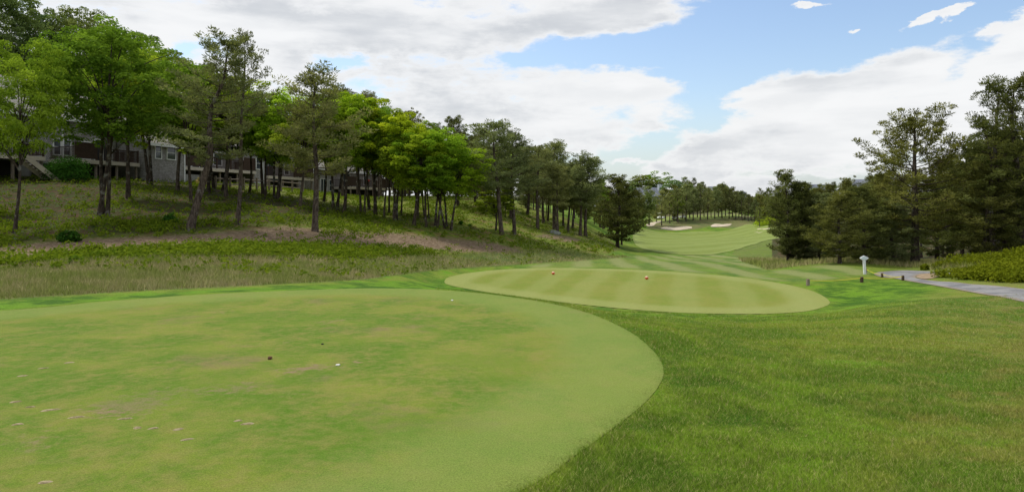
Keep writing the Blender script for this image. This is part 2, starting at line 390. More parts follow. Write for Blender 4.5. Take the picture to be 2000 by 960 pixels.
M_tee1b = turf('tee_grass_blades', (.085, .16, .012), (.16, .20, .026), (.23, .195, .055), (.18, .235, .052), None, .65, True)
M_tee2 = turf('lower_tee_turf', (.145, .20, .022), (.18, .21, .032), (.21, .205, .05), (.25, .275, .085), (R(14), 3.6, .36))
M_fair = turf('fairway_turf', (.145, .205, .036), (.165, .22, .042), (.18, .21, .05), (.22, .27, .075), (R(62), .75, .5))

m, N = material('asphalt'); p = N.pos(); nz = N.noise(p, 1.2, 5, .6); n2_ = N.noise(p, 60, 2)
cc = N.mix(N.rng(nz, .42, .58), (.15, .15, .155), (.235, .23, .228)); cc = N.mix(N.rng(N.noise(p, 7, 5, .75), .55, .68), cc, (.11, .105, .10))
ed = N.rng(N.m('ADD', N.attr('edge'), N.m('MULTIPLY', N.m('SUBTRACT', N.noise(p, 3, 3), .5), .4)), 0, .22, 1, 0)
cc = N.mix(N.m('MULTIPLY', ed, .8), cc, (.24, .19, .13))
finish(N, cc, .85, n2_, .004, .5, .3); M_asph = m
m, N = material('sand'); p = N.pos()
cc = N.mix(N.rng(N.noise(p, .6, 5, .6), .35, .65), (.42, .35, .25), (.56, .48, .37))
finish(N, cc, .95, N.noise(p, 4, 4), .02, .5, .1); M_sand = m
m, N = material('sandy_soil'); p = N.pos()
cc = N.mix(N.rng(N.noise(p, 4, 6, .7), .35, .65), (.22, .16, .10), (.34, .26, .17))
finish(N, cc, .95, N.noise(p, 12, 4), .02, .6, .1); M_soil = m

# ------------------------------------------------------------------ ground sheet
def fuse(*parts): return np.unique(np.concatenate(parts))
th = fuse(np.radians(np.arange(-180, -44, 3.0)), np.radians(np.linspace(-44, 44, 900)), np.radians(np.arange(44, 180, 3.0)))
rr = fuse(np.exp(np.linspace(math.log(.5), math.log(3), 12)), np.exp(np.linspace(math.log(3), math.log(260), 560)), np.exp(np.linspace(math.log(260), math.log(6000), 50)))
TT, RR = np.meshgrid(th, rr); GX = RR * np.sin(TT); GY = RR * np.cos(TT)
gx = GX.ravel(); gy = GY.ravel(); gzv = gz(gx, gy)
zn = {}
zn['fescue'] = np.maximum(zone(gx, gy, gzv, Z_FESC, 2.5), .5 * zone(gx, gy, gzv, Z_RF, 3))
zn['bank'] = zone(gx, gy, gzv, Z_BANK, 4)
zn['wood'] = zone(gx, gy, gzv, Z_WOOD, 14)
zn['wood'] = np.maximum(zn['wood'], ((gy > 40) & (gx / np.maximum(gy, 1) > .38)).astype(float))
zn['wood'] = np.maximum(zn['wood'], sstep(225, 300, np.hypot(gx, gy)))
zn['dirt'] = np.maximum(zone(gx, gy, gzv, Z_DIRT, 7), .9 * zone(gx, gy, gzv, Z_DIRT2, 4))
zn['dirt'] = np.maximum(zn['dirt'], .45 * zone(gx, gy, gzv, Z_MOUND, 3))
zn['fescue'] = np.maximum(zn['fescue'], zone(gx, gy, gzv, Z_MOUND, 2))
zn['mown'] = zone(gx, gy, gzv, [(1000,522),(1130,508),(1235,500),(1290,499),(1420,495),(1440,500),(1500,530),(1620,516),(1690,520),(1700,534),(1560,552),(1400,534),(1200,521)], 3)
LUSH2 = [(1100,900),(1300,750),(1335,690),(1480,720),(1620,740),(1720,850),(1640,1000),(1000,1000)]
zn['lush'] = np.maximum(zone(gx, gy, gzv, [(1570,556),(1680,552),(1770,549),(1850,562),(1800,580),(1700,600),(1560,616),(1350,622),(1330,612),(1450,616),(1560,612),(1630,590)], 14),
                        zone(gx, gy, gzv, LUSH2, 60) * .75)
zn['lush'] = np.maximum(zn['lush'], zone(gx, gy, gzv, [(-400,602),(0,590),(400,566),(800,548),(1000,575),(900,570),(700,565),(400,573),(0,605)], 3))
zz = gzv.copy()
for nm, poly in SHEETS:
    s = poly_sd(poly, gx, gy); big = nm in ('fair', 'fair2')
    zz -= (.35 if big else .10) * sstep(0, 2.5 if big else .25, s)
for poly in BUNK + [TRACK]:
    zz -= .4 * sstep(0, 1.2, poly_sd(poly, gx, gy))
nr, nt_ = len(rr), len(th)
ii = (np.arange(nr - 1)[:, None] * nt_ + np.arange(nt_)[None]); jj = np.roll(ii, -1, 1)
faces = np.stack([ii, jj, jj + nt_, ii + nt_], -1).reshape(-1, 4)
# close the small hole under the tripod
c0 = len(gx); V = np.concatenate([np.stack([gx, gy, zz], 1), [[0, 0, 0]]])
g = big_mesh('ground', V, faces, gm, {k: np.concatenate([v, [0]]) for k, v in zn.items()}, smooth=True)
tag(g, kind='structure', label='rolling golf course ground with rough, bank and woodland floor')

def worn(x, y):
    u, v = proj(x, np.maximum(y, 1.0), 0.0); o = np.zeros(len(x))
    for a, b, c, d, q in [(250,795,110,22,1),(320,770,90,14,.8),(455,762,70,13,.9),(600,722,75,9,.9),(560,775,90,10,.4),(640,630,70,8,.6),(560,668,70,7,.5),(60,870,80,40,.5),(690,712,40,7,.7),(800,620,50,6,.4),(430,612,70,5,.5)]:
        o = np.maximum(o, q * np.exp(-((u - a) / c) ** 2 - ((v - b + (u - a) * .12) / d) ** 2))
    return o
def sheet(name, poly, mat, step, off, label, grow=0.0):
    poly = np.asarray(poly); x0, y0 = poly.min(0); x1, y1 = poly.max(0)
    GXs, GYs = np.meshgrid(np.arange(x0, x1, step), np.arange(y0, y1, step))
    px_ = GXs.ravel() + rs.uniform(-.2, .2, GXs.size) * step; py_ = GYs.ravel() + rs.uniform(-.2, .2, GXs.size) * step
    s = poly_sd(poly, px_, py_); k = s > step * .45
    pts = [Vector(q) for q in poly] + [Vector((a, b)) for a, b in zip(px_[k], py_[k])]
    n = len(poly)
    vs_, _, fs, _, _, _ = delaunay_2d_cdt(pts, [(i, (i + 1) % n) for i in range(n)], [list(range(n))], 1, 1e-5)
    va = np.array([(q.x, q.y) for q in vs_]); z = gz(va[:, 0], va[:, 1]) + off
    edge = np.abs(poly_sd(poly, va[:, 0], va[:, 1]))
    z = z - .5 * off * (edge < 1e-3)
    tri = np.array([f for f in fs if len(f) == 3])
    # face up
    A_, B_, C_ = va[tri[:, 0]], va[tri[:, 1]], va[tri[:, 2]]
    cr = (B_[:, 0] - A_[:, 0]) * (C_[:, 1] - A_[:, 1]) - (B_[:, 1] - A_[:, 1]) * (C_[:, 0] - A_[:, 0])
    tri[cr < 0] = tri[cr < 0][:, ::-1]
    o = big_mesh(name, np.column_stack([va, z]), tri, mat, {'edge': edge, 'worn': worn(va[:, 0], va[:, 1])}, smooth=True)
    return tag(o, label, kind='structure')
sheet('tee_lawn', TEE1, M_tee1, .22, .012, 'large near teeing ground of short turf, worn with divots')
sheet('tee_lawn', TEE2, M_tee2, .35, .014, 'lower oval teeing ground with mown stripes and two orange markers')
sheet('cart_path', PATH, M_asph, .3, .02, 'grey asphalt cart path curving out of sight behind the shrubs')
sheet('sandy_verge', SANDP, M_soil, .25, .03, 'patch of bare sandy soil inside the bend of the cart path')
sheet('fairway', FAIR, M_fair, 1.6, .08, 'broad light green fairway striped by mowing')
sheet('fairway', FAIR2, M_fair, 2.0, .08, 'far strip of fairway glimpsed under the pines of the mound')
for poly, lb in zip(BUNK, ('long sand bunker at the left foot of the mound', 'sand bunker at the right foot of the mound', 'upper of the two small bunkers by the right edge of the fairway', 'lower of the two small bunkers by the right edge of the fairway')):
    sheet('sand_bunker', poly, M_sand, .9, .10, lb)
sheet('sandy_track', TRACK, M_sand, 1.2, .10, 'pale sandy track leading round the left end of the mound')

# ------------------------------------------------------------------ foliage helpers
def leaf_material(name, c0, c1, trans=.35, tips=None, objvar=.25, hue=1.0):
    m, N = material(name)
    r = N.attr('rnd'); oi = N.n('ShaderNodeObjectInfo').outputs['Random']
    cc = N.mix(r, c0, c1)
    f = N.rng(oi, 0, 1, 1 - objvar, 1 + objvar, False)
    hv = N.m('FRACT', N.m('MULTIPLY', oi, 7.31))
    if objvar: cc = N.mulc(cc, N.mix(hv, tuple(1 + (q - 1) * hue for q in (.80, .96, 1.15)), tuple(1 + (q - 1) * hue for q in (1.18, 1.02, .85))))
    vv = N.n('ShaderNodeVectorMath', operation='SCALE'); N.put(vv.inputs[0], cc); N.put(vv.inputs[3], f)
    df = N.n('ShaderNodeBsdfDiffuse'); N.L.new(vv.outputs[0], df.inputs[0])
    tr = N.n('ShaderNodeBsdfTranslucent'); N.put(tr.inputs[0], N.mulc(vv.outputs[0], (1.25, 1.25, .7)))
    mx = N.n('ShaderNodeMixShader'); mx.inputs[0].default_value = trans
    N.L.new(df.outputs[0], mx.inputs[1]); N.L.new(tr.outputs[0], mx.inputs[2])
    o = N.n('ShaderNodeOutputMaterial'); N.L.new(mx.outputs[0], o.inputs[0])
    return m
M_oak = leaf_material('oak_leaves', (.10, .18, .015), (.34, .46, .05), .40, objvar=.18)
M_oakd = leaf_material('dull_oak_leaves', (.10, .15, .045), (.24, .31, .11), .36)
M_lime = leaf_material('fresh_leaves', (.17, .28, .012), (.46, .58, .05), .5, objvar=.18)
M_pine = leaf_material('pine_needles', (.075, .095, .036), (.31, .335, .145), .36, hue=.4)
M_pined = leaf_material('dark_pine_needles', (.036, .046, .012), (.235, .245, .072), .3, hue=.4)
M_under = leaf_material('undergrowth_leaves', (.06, .115, .010), (.17, .235, .022), .35)
M_shrub = leaf_material('shrub_leaves', (.065, .10, .008), (.17, .22, .016), .3)
M_jun = leaf_material('juniper_leaves', (.03, .09, .012), (.08, .18, .02), .25)
M_fesc = leaf_material('pale_grass_blades', (.16, .16, .045), (.42, .34, .18), .4, objvar=0)
m, N = material('tall_grass_blades'); p = N.pos(); r = N.attr('rnd')
g1 = N.rng(N.m('ADD', N.m('MULTIPLY', N.noise(p, .25, 4, .6), .6), N.m('MULTIPLY', N.noise(p, 1.6, 4, .6), .4)), .44, .56)
upm = N.n('ShaderNodeVectorMath', operation='ADD'); upm.inputs[1].default_value = (0, 0, 1.2); N.L.new(N.n('ShaderNodeNewGeometry').outputs['Normal'], upm.inputs[0])
upn = N.n('ShaderNodeVectorMath', operation='NORMALIZE'); N.L.new(upm.outputs[0], upn.inputs[0])
cc = N.mix(g1, N.mix(r, (.17, .22, .04), (.28, .31, .08)), N.mix(r, (.26, .24, .08), (.46, .40, .20)))
df = N.n('ShaderNodeBsdfDiffuse'); N.put(df.inputs[0], cc); N.L.new(upn.outputs[0], df.inputs['Normal']); tr = N.n('ShaderNodeBsdfTranslucent'); N.put(tr.inputs[0], cc)
mx = N.n('ShaderNodeMixShader'); mx.inputs[0].default_value = .2; N.L.new(df.outputs[0], mx.inputs[1]); N.L.new(tr.outputs[0], mx.inputs[2])
o_ = N.n('ShaderNodeOutputMaterial'); N.L.new(mx.outputs[0], o_.inputs[0]); M_tall = m
m, N = material('bark'); p = N.n('ShaderNodeTexCoord').outputs['Object']
nz = N.noise(N.mapv(p, scale=(1, 1, .25)), 14, 5, .65); lz = N.noise(p, 2.4, 4, .6)
cc = N.mix(N.rng(nz, .35, .65), (.04, .03, .023), (.135, .105, .082))
cc = N.mix(N.m('MULTIPLY', N.rng(lz, .56, .66), .55), cc, (.24, .235, .21))
finish(N, cc, .95, nz, .03, .9, .1); M_bark = m
m, N = material('dark_bark'); p = N.n('ShaderNodeTexCoord').outputs['Object']
nz = N.noise(N.mapv(p, scale=(1, 1, .25)), 14, 5, .65); lz = N.noise(p, 2.4, 4, .6)
cc = N.mix(N.rng(nz, .35, .65), (.026, .020, .016), (.095, .072, .054))
cc = N.mix(N.m('MULTIPLY', N.rng(lz, .54, .62), .7), cc, (.22, .215, .19))
finish(N, cc, .95, nz, .03, .9, .1); M_barkd = m

def unit(v): return v / np.maximum(np.linalg.norm(v, axis=-1, keepdims=True), 1e-9)
def cards(c, a, b, la, lb, rnd, kite=True):
    """one small pointed leaf face per centre c, long axis a, side axis b"""
    n = len(c); la = np.asarray(la)[:, None]; lb = np.asarray(lb)[:, None]
    v = np.empty((n, 4, 3))
    v[:, 0] = c - a * la * .5; v[:, 1] = c + b * lb * .5 + a * la * .08; v[:, 2] = c + a * la * .5; v[:, 3] = c - b * lb * .5 + a * la * .08
    f = np.arange(n * 4).reshape(n, 4)
    return v.reshape(-1, 3), f, np.repeat(rnd, 4)
def rdir(rg, n): return unit(rg.normal(size=(n, 3)))
class Geo:
    def __init__(s): s.v = []; s.f = []; s.n = 0; s.r = []
    def add(s, v, f, r=None):
        s.v.append(np.asarray(v, float)); s.f.append(np.asarray(f) + s.n); s.n += len(v)
        s.r.append(np.zeros(len(v)) if r is None else r)
    def tube(s, path, rad, k=6):
        path = np.asarray(path, float); rad = np.asarray(rad, float); n = len(path)
        t = unit(np.gradient(path, axis=0)); ref = np.array((0.0, 1, 0)) if abs(t[0][1]) < .8 else np.array((1.0, 0, 0))
        x = unit(np.cross(t, ref)); y = np.cross(t, x)
        an = np.arange(k) * 2 * math.pi / k
        v = path[:, None] + rad[:, None, None] * (x[:, None] * np.cos(an)[None, :, None] + y[:, None] * np.sin(an)[None, :, None])
        i = np.arange(n - 1)[:, None] * k + np.arange(k)[None]; j = np.arange(n - 1)[:, None] * k + (np.arange(k) + 1)[None] % k
        s.add(v.reshape(-1, 3), np.stack([i, j, j + k, i + k], -1).reshape(-1, 4))
    def mesh(s, name, mat, smooth=False, rnd=False):
        v = np.concatenate(s.v); f = np.concatenate(s.f)
        o = big_mesh(name, v, f, mat, {'rnd': np.concatenate(s.r)} if rnd else None, smooth=smooth)
        me = o.data; bpy.data.objects.remove(o); return me

def needles(G, rg, cen, rad, n, L, W, up=.5, flat_=.6):
    m = len(cen); c = np.repeat(cen, n, 0); r = np.repeat(rad, n)[:, None]
    d_ = rdir(rg, m * n); rr_ = rg.uniform(.25, 1, (m * n, 1)) ** .6
    off = d_ * rr_ * r; off[:, 2] *= flat_
    a = unit(d_ + np.array((0, 0, up)) + rg.normal(size=(m * n, 3)) * .35)
    b = unit(np.cross(a, rdir(rg, m * n)))
    rnd = np.clip(np.repeat(rg.uniform(0, .65, m) ** 1.3, n) + rg.uniform(0, .45, m * n), 0, 1)
    v, f, q = cards(c + off, a, b, rg.uniform(.7, 1.2, m * n) * L, rg.uniform(.7, 1.3, m * n) * W, rnd)
    G.add(v, f, q)
def leaves(G, rg, cen, rad, n, L, flat_=.62, upb=.7):
    m = len(cen); c = np.repeat(cen, n, 0); r = np.repeat(rad, n)[:, None]
    d_ = rdir(rg, m * n); d_[:, 2] = np.where(rg.uniform(size=m * n) < .55, np.abs(d_[:, 2]), d_[:, 2])
    off = d_ * r * (rg.uniform(.35, 1.08, (m * n, 1)) ** .5); off[:, 2] *= flat_
    nn = unit(d_ * .5 + np.array((0, 0, upb)) + rg.normal(size=(m * n, 3)) * .55)
    a = unit(np.cross(nn, rdir(rg, m * n))); b = np.cross(nn, a)
    rnd = np.clip(np.repeat(rg.uniform(0, .65, m) ** 1.2, n) + rg.uniform(0, .4, m * n), 0, 1)
    v, f, q = cards(c + off, a, b, rg.uniform(.7, 1.3, m * n) * L, rg.uniform(.6, 1.0, m * n) * L * .75, rnd)
    G.add(v, f, q)

def pine_proto(seed, H=9.0, cs=.42, w=2.3, nb=56, nn=52, L=.20, W=.046, bend=0.0, mat=M_pine, top=.55, crad=.36, bark=M_bark, r0=.12, k=8, gap=.1, lod=False, curve=None):
    rg = np.random.RandomState(seed); T = Geo(); C = Geo()
    t = np.linspace(0, 1, 16); ph = rg.uniform(0, 6, 4)
    cx = bend * (np.sin(t * 3.1 + ph[0]) - math.sin(ph[0])) * .5 + .10 * np.sin(t * 9 + ph[1]) * t
    cy = bend * (np.sin(t * 2.7 + ph[2]) - math.sin(ph[2])) * .4 + .10 * np.sin(t * 8 + ph[3]) * t
    if curve is not None: cx = np.interp(t, curve[0], curve[1])
    path = np.column_stack([cx, cy, t * H]); rad = r0 * (1 - t) ** .75 + .018; rad[0] *= 1.3; path[0, 2] = -.25
    T.tube(path, rad, k)
    cen = []; cr = []
    for i in range(nb):
        s = cs + (1 - cs) * ((i + rg.uniform(0, .8)) / nb) ** 1.0
        q = (s - cs) / (1 - cs)
        if rg.uniform() < gap: continue
        base = np.array([np.interp(s, t, path[:, j]) for j in range(3)])
        prof = (math.sin(min(1, (q + .14) / .5) * math.pi / 2)) * (1 - q ** 2.2 * (1 - top * .35))
        ln = w * prof * rg.uniform(.45, 1.15) + .25
        an = i * 2.39996 + rg.uniform(-.5, .5); elv = R(-6 + 52 * q ** 1.3 + rg.uniform(-12, 14))
        hd = np.array((math.cos(an), math.sin(an), 0)); m_ = 6; u_ = np.linspace(0, 1, m_)
        br = base + hd[None] * (u_ * ln * math.cos(elv))[:, None]
        br[:, 2] += u_ * ln * math.sin(elv) + .22 * ln * u_ ** 2.2 - .06 * ln * np.sin(u_ * 3.1)
        sd = np.cross(hd, (0, 0, 1)); br += sd[None] * (np.sin(u_ * 3) * ln * rg.uniform(-.12, .12))[:, None]
        rb = max(.012, r0 * .26 * (1 - s) ** .5 + .006)
        if not lod or i % 2 == 0: T.tube(br, rb * (1 - u_ * .8), 3 if lod else 4)
        nc = int(2 + ln * (2.1 if not lod else 1.5))
        for j in range(nc):
            x = .34 + .66 * (j + rg.uniform(.2, 1)) / nc if ln > .9 else rg.uniform(.4, 1)
            pt = np.array([np.interp(x, u_, br[:, q_]) for q_ in range(3)])
            lat = (1.15 - x) * ln * .42
            off = sd * rg.uniform(-1, 1) * lat + np.array((0, 0, rg.uniform(.02, .16)))
            cen.append(pt + off); cr.append(crad * rg.uniform(.65, 1.25) * (.8 + .3 * ln / w))
            if lat > .2 and not lod: T.tube(np.array([pt - hd * .1, pt + off * .6, pt + off]), [rb * .4, rb * .3, rb * .15], 3)
    for _ in range(4): cen.append(path[-1] + rg.normal(size=3) * (.14, .14, .16)); cr.append(crad * .7)
    cen = np.array(cen); cr = np.array(cr)
    needles(C, rg, cen, cr, nn, L, W)
    return dict(trunk=T.mesh('trunk', bark, True), crown=C.mesh('crown', mat, rnd=True), H=H, W=w * 2)

def oak_proto(seed, H=9.0, cs=.38, w=6.0, ncl=80, nl=300, L=.15, mat=M_oak, bark=M_barkd, r0=.125, stems=1, lean=.3, cr_=.62, k=8):
    rg = np.random.RandomState(seed); T = Geo(); C = Geo()
    zc = H * (cs + 1) / 2; az_ = H * (1 - cs) / 2 * .95
    cen = []; cr = []
    lob = [(rdir(rg, 1)[0], rg.uniform(.15, .38)) for _ in range(7)]
    tries = 0
    while len(cen) < ncl and tries < 9000:
        tries += 1
        d_ = rdir(rg, 1)[0]; rad = rg.uniform(.30, 1.0) ** .6
        ext = .72 + sum(a * max(0, float(d_ @ l)) ** 4 for l, a in lob)
        wz = 1 - .25 * max(0, -d_[2])
        p_ = np.array((d_[0] * w / 2 * rad * ext * wz, d_[1] * w / 2 * rad * ext * wz, zc + d_[2] * az_ * rad * (.82 + .18 * ext)))
        if cen and min(np.linalg.norm((np.array(cen) - p_) * (1, 1, 1.5), axis=1)) < cr_ * .58: continue
        cen.append(p_); cr.append(cr_ * rg.uniform(.6, 1.2))
    cen = np.array(cen); cr = np.array(cr)
    for s in range(stems):
        an = rg.uniform(0, 6.3); o_ = np.array((math.cos(an), math.sin(an), 0)) * (.0 if stems == 1 else .28)
        t = np.linspace(0, 1, 10); hs = H * (cs + (1 - cs) * .55)
        tip = o_ * (1 + 2.2 * (stems > 1)) + np.array((rg.uniform(-lean, lean), rg.uniform(-lean, lean), hs))
        path = o_[None] * (1 - t)[:, None] + tip[None] * t[:, None]; path[:, 2] = t * hs; path[0, 2] = -.25
        path[:, 0] += np.sin(t * 6 + an) * .09; path[:, 1] += np.cos(t * 5 + an) * .09 * t
        rad = r0 * (1 if stems == 1 else .8) * (1 - t * .72); rad[0] *= 1.3
        T.tube(path, rad, k)
        sel = rg.choice(len(cen), min(len(cen), 16 // stems + 3), replace=False)
        for j in sel:
            s0 = rg.uniform(.45, .95); b0 = np.array([np.interp(s0, t, path[:, q]) for q in range(3)])
            if cen[j][2] < b0[2] - .4: b0 = np.array([np.interp(.45, t, path[:, q]) for q in range(3)])
            u_ = np.linspace(0, 1, 6)[:, None]; q = b0 * (1 - u_) + cen[j] * u_
            q[:, 2] += np.sin(u_[:, 0] * 3.14) * .18 * np.linalg.norm(cen[j] - b0) * .5
            T.tube(q, r0 * .42 * (1 - u_[:, 0] * .8), 4)
    leaves(C, rg, cen, cr, nl, L)
    return dict(trunk=T.mesh('trunk', bark, True), crown=C.mesh('crown', mat, rnd=True), H=H, W=w)

PR = {
 'pine': [pine_proto(1, bend=.25), pine_proto(2, cs=.36, w=2.5, bend=.2), pine_proto(3, cs=.5, w=2.1, bend=.35), pine_proto(4, cs=.45, w=2.2, bend=.2, nb=40)],
 'tall': [pine_proto(11, H=11, cs=.52, w=1.9, nb=36, nn=44, gap=.2, bend=.3), pine_proto(12, H=11, cs=.6, w=2.0, nb=34, nn=44, gap=.2, bend=.35)],
 'leaner': [pine_proto(21, H=11, cs=.36, w=2.6, nb=52, gap=.12, r0=.17, curve=([0, .2, .42, .55, .66, .8, 1], [0, .38, .85, .72, .78, 1.25, 1.35]))],
 'dark': [pine_proto(31, cs=.30, w=2.6, crad=.31, mat=M_pined, nb=50, bark=M_barkd), pine_proto(32, cs=.38, w=2.4, crad=.31, mat=M_pined, nb=46, bark=M_barkd, bend=.3), pine_proto(33, cs=.22, w=2.7, crad=.31, mat=M_pined, nb=56, bark=M_barkd)],
 'bushy': [pine_proto(41, H=7.5, cs=.05, w=2.4, mat=M_pined, nb=100, crad=.33, bark=M_barkd, gap=.04), pine_proto(42, H=7.5, cs=.10, w=2.3, mat=M_pined, nb=92, crad=.33, bark=M_barkd), pine_proto(43, H=7, cs=.02, w=2.2, mat=M_pine, nb=92, crad=.33, bark=M_barkd)],
 'big': [pine_proto(51, H=9.2, cs=.20, w=3.6, mat=M_pined, nb=84, nn=56, crad=.33, r0=.2, gap=.08, bend=.1, top=.9, bark=M_bark)],
 'gaunt': [pine_proto(61, H=10, cs=.30, w=2.3, mat=M_pined, nb=42, gap=.2, r0=.17, bend=.3, top=.9), pine_proto(62, H=10, cs=.42, w=2.2, mat=M_pined, nb=38, gap=.2, r0=.16, bend=.5, top=.9)],
 'oak': [oak_proto(71, H=11, cs=.33, w=8.6, ncl=210, nl=170, cr_=.62, L=.15), oak_proto(72, H=11, cs=.33, w=7.6, ncl=190, nl=170, stems=3, cr_=.6, L=.15), oak_proto(73, H=10, cs=.26, w=6.8, ncl=160, nl=170, stems=2, cr_=.58, L=.15)],
 'grey': [oak_proto(75, H=11, cs=.3, w=7.4, ncl=230, nl=130, cr_=.5, L=.14, mat=M_oakd)],
 'lime': [oak_proto(81, H=9, cs=.29, w=5.8, ncl=150, nl=160, mat=M_lime, cr_=.5), oak_proto(82, H=9, cs=.33, w=5.4, ncl=135, nl=160, mat=M_lime, stems=2, cr_=.48, r0=.12), oak_proto(83, H=8.5, cs=.30, w=6.0, ncl=150, nl=150, mat=M_lime, stems=3, cr_=.5, r0=.11)],
 'slim': [oak_proto(91, H=9, cs=.33, w=4.2, ncl=95, nl=140, r0=.10, mat=M_oak, cr_=.46), oak_proto(92, H=9, cs=.37, w=3.8, ncl=85, nl=140, r0=.09, mat=M_oak, cr_=.44, bark=M_bark), oak_proto(93, H=9, cs=.30, w=4.2, ncl=95, nl=140, r0=.10, mat=M_oak, cr_=.46, stems=2)],
 'farpine': [pine_proto(101 + i, H=9, cs=c_, w=w_, nb=34, nn=22, L=.42, W=.12, crad=.55, lod=True, k=5, r0=.17, gap=.06, mat=m_) for i, (c_, w_, m_) in enumerate([(.28, 2.7, M_pine), (.22, 2.9, M_pined), (.33, 2.5, M_pine), (.14, 2.8, M_pined)])],
 'farbush': [pine_proto(111, H=7, cs=.04, w=2.6, nb=34, nn=16, L=.42, W=.12, crad=.55, lod=True, k=5, mat=M_pined), oak_proto(112, H=6, cs=.08, w=5.2, ncl=45, nl=60, L=.34, k=5, mat=M_oakd, cr_=.75)],
 'farlime': [oak_proto(121, H=9, cs=.25, w=6.5, ncl=50, nl=70, L=.36, k=5, cr_=.9, mat=M_oak), oak_proto(122, H=8, cs=.2, w=6, ncl=45, nl=70, L=.36, k=5, cr_=.85, mat=M_oakd)],
}
NAMES = dict(pine='pine_tree', tall='pine_tree', leaner='pine_tree', dark='pine_tree', bushy='pine_tree', big='pine_tree', gaunt='pine_tree', farpine='pine_tree',
             oak='oak_tree', grey='oak_tree', lime='oak_tree', slim='oak_tree', farlime='broadleaf_tree', farbush='conifer_shrub')
count = {}
def tree(kind, x, y, h, wid=None, lean=(0, 0), label=None, group=None, pick=None, z=None, rot=None):
    pl = PR[kind]; k = count.get(kind, 0); count[kind] = k + 1
    pr = pl[pick if pick is not None else k % len(pl)]
    e = bpy.data.objects.new(NAMES[kind], None); col.objects.link(e)
    e.location = (x, y, gz1(x, y) if z is None else z); sz = h / pr['H']; sx = wid / pr['W'] if wid else sz * random.uniform(.88, 1.12)
    e.rotation_mode = 'XYZ'
    rz = random.uniform(0, 6.28) if rot is None else rot
    e.matrix_world = Matrix.Translation(e.location) @ Matrix.Rotation(lean[0], 4, 'Y') @ Matrix.Rotation(-lean[1], 4, 'X') @ Matrix.Rotation(rz, 4, 'Z') @ Matrix.Diagonal((sx, sx, sz, 1))
    e.empty_display_size = .2
    for nm in ('trunk', 'crown'):
        o = bpy.data.objects.new(nm, pr[nm]); col.objects.link(o); o.parent = e
    tag(e, label, 'shrub' if kind == 'farbush' else 'tree', group)
    return e
def ptree(kind, u, v, ut, vt, wpx=None, label=None, group=None, pick=None, rot=None, ymin=15):
    """a tree whose foot is seen at (u, v) on the ground and whose top reaches (ut, vt)"""
    p_ = hit(u, v, ymin); y = p_[1]; h = (v - vt) / F * y
    z0 = CZ - (v - HOR) / F * y
    return tree(kind, p_[0], y, h, None if wpx is None else wpx * (1.3 if NAMES[kind] == 'pine_tree' and kind != 'tall' else 1.55 if kind == 'slim' and u < 640 else 1.15) / F * y, (math.atan2((ut - u) * (.55 if kind != 'leaner' else .3), (v - vt)), 0), label, group, pick, min(p_[2], z0 + .3), rot)
ORD = ['first','second','third','fourth','fifth','sixth','seventh','eighth','ninth','tenth','eleventh','twelfth','thirteenth','fourteenth','fifteenth','sixteenth','seventeenth','eighteenth','nineteenth','twentieth']
def ordw(i):
    if i < 20: return ORD[i]
    tens = ['twenty','thirty','forty','fifty','sixty','seventy','eighty','ninety'][(i + 1) // 10 - 2]
    o = (i + 1) % 10
    return (tens[:-1] + 'ieth') if o == 0 else tens + '-' + ORD[o - 1]

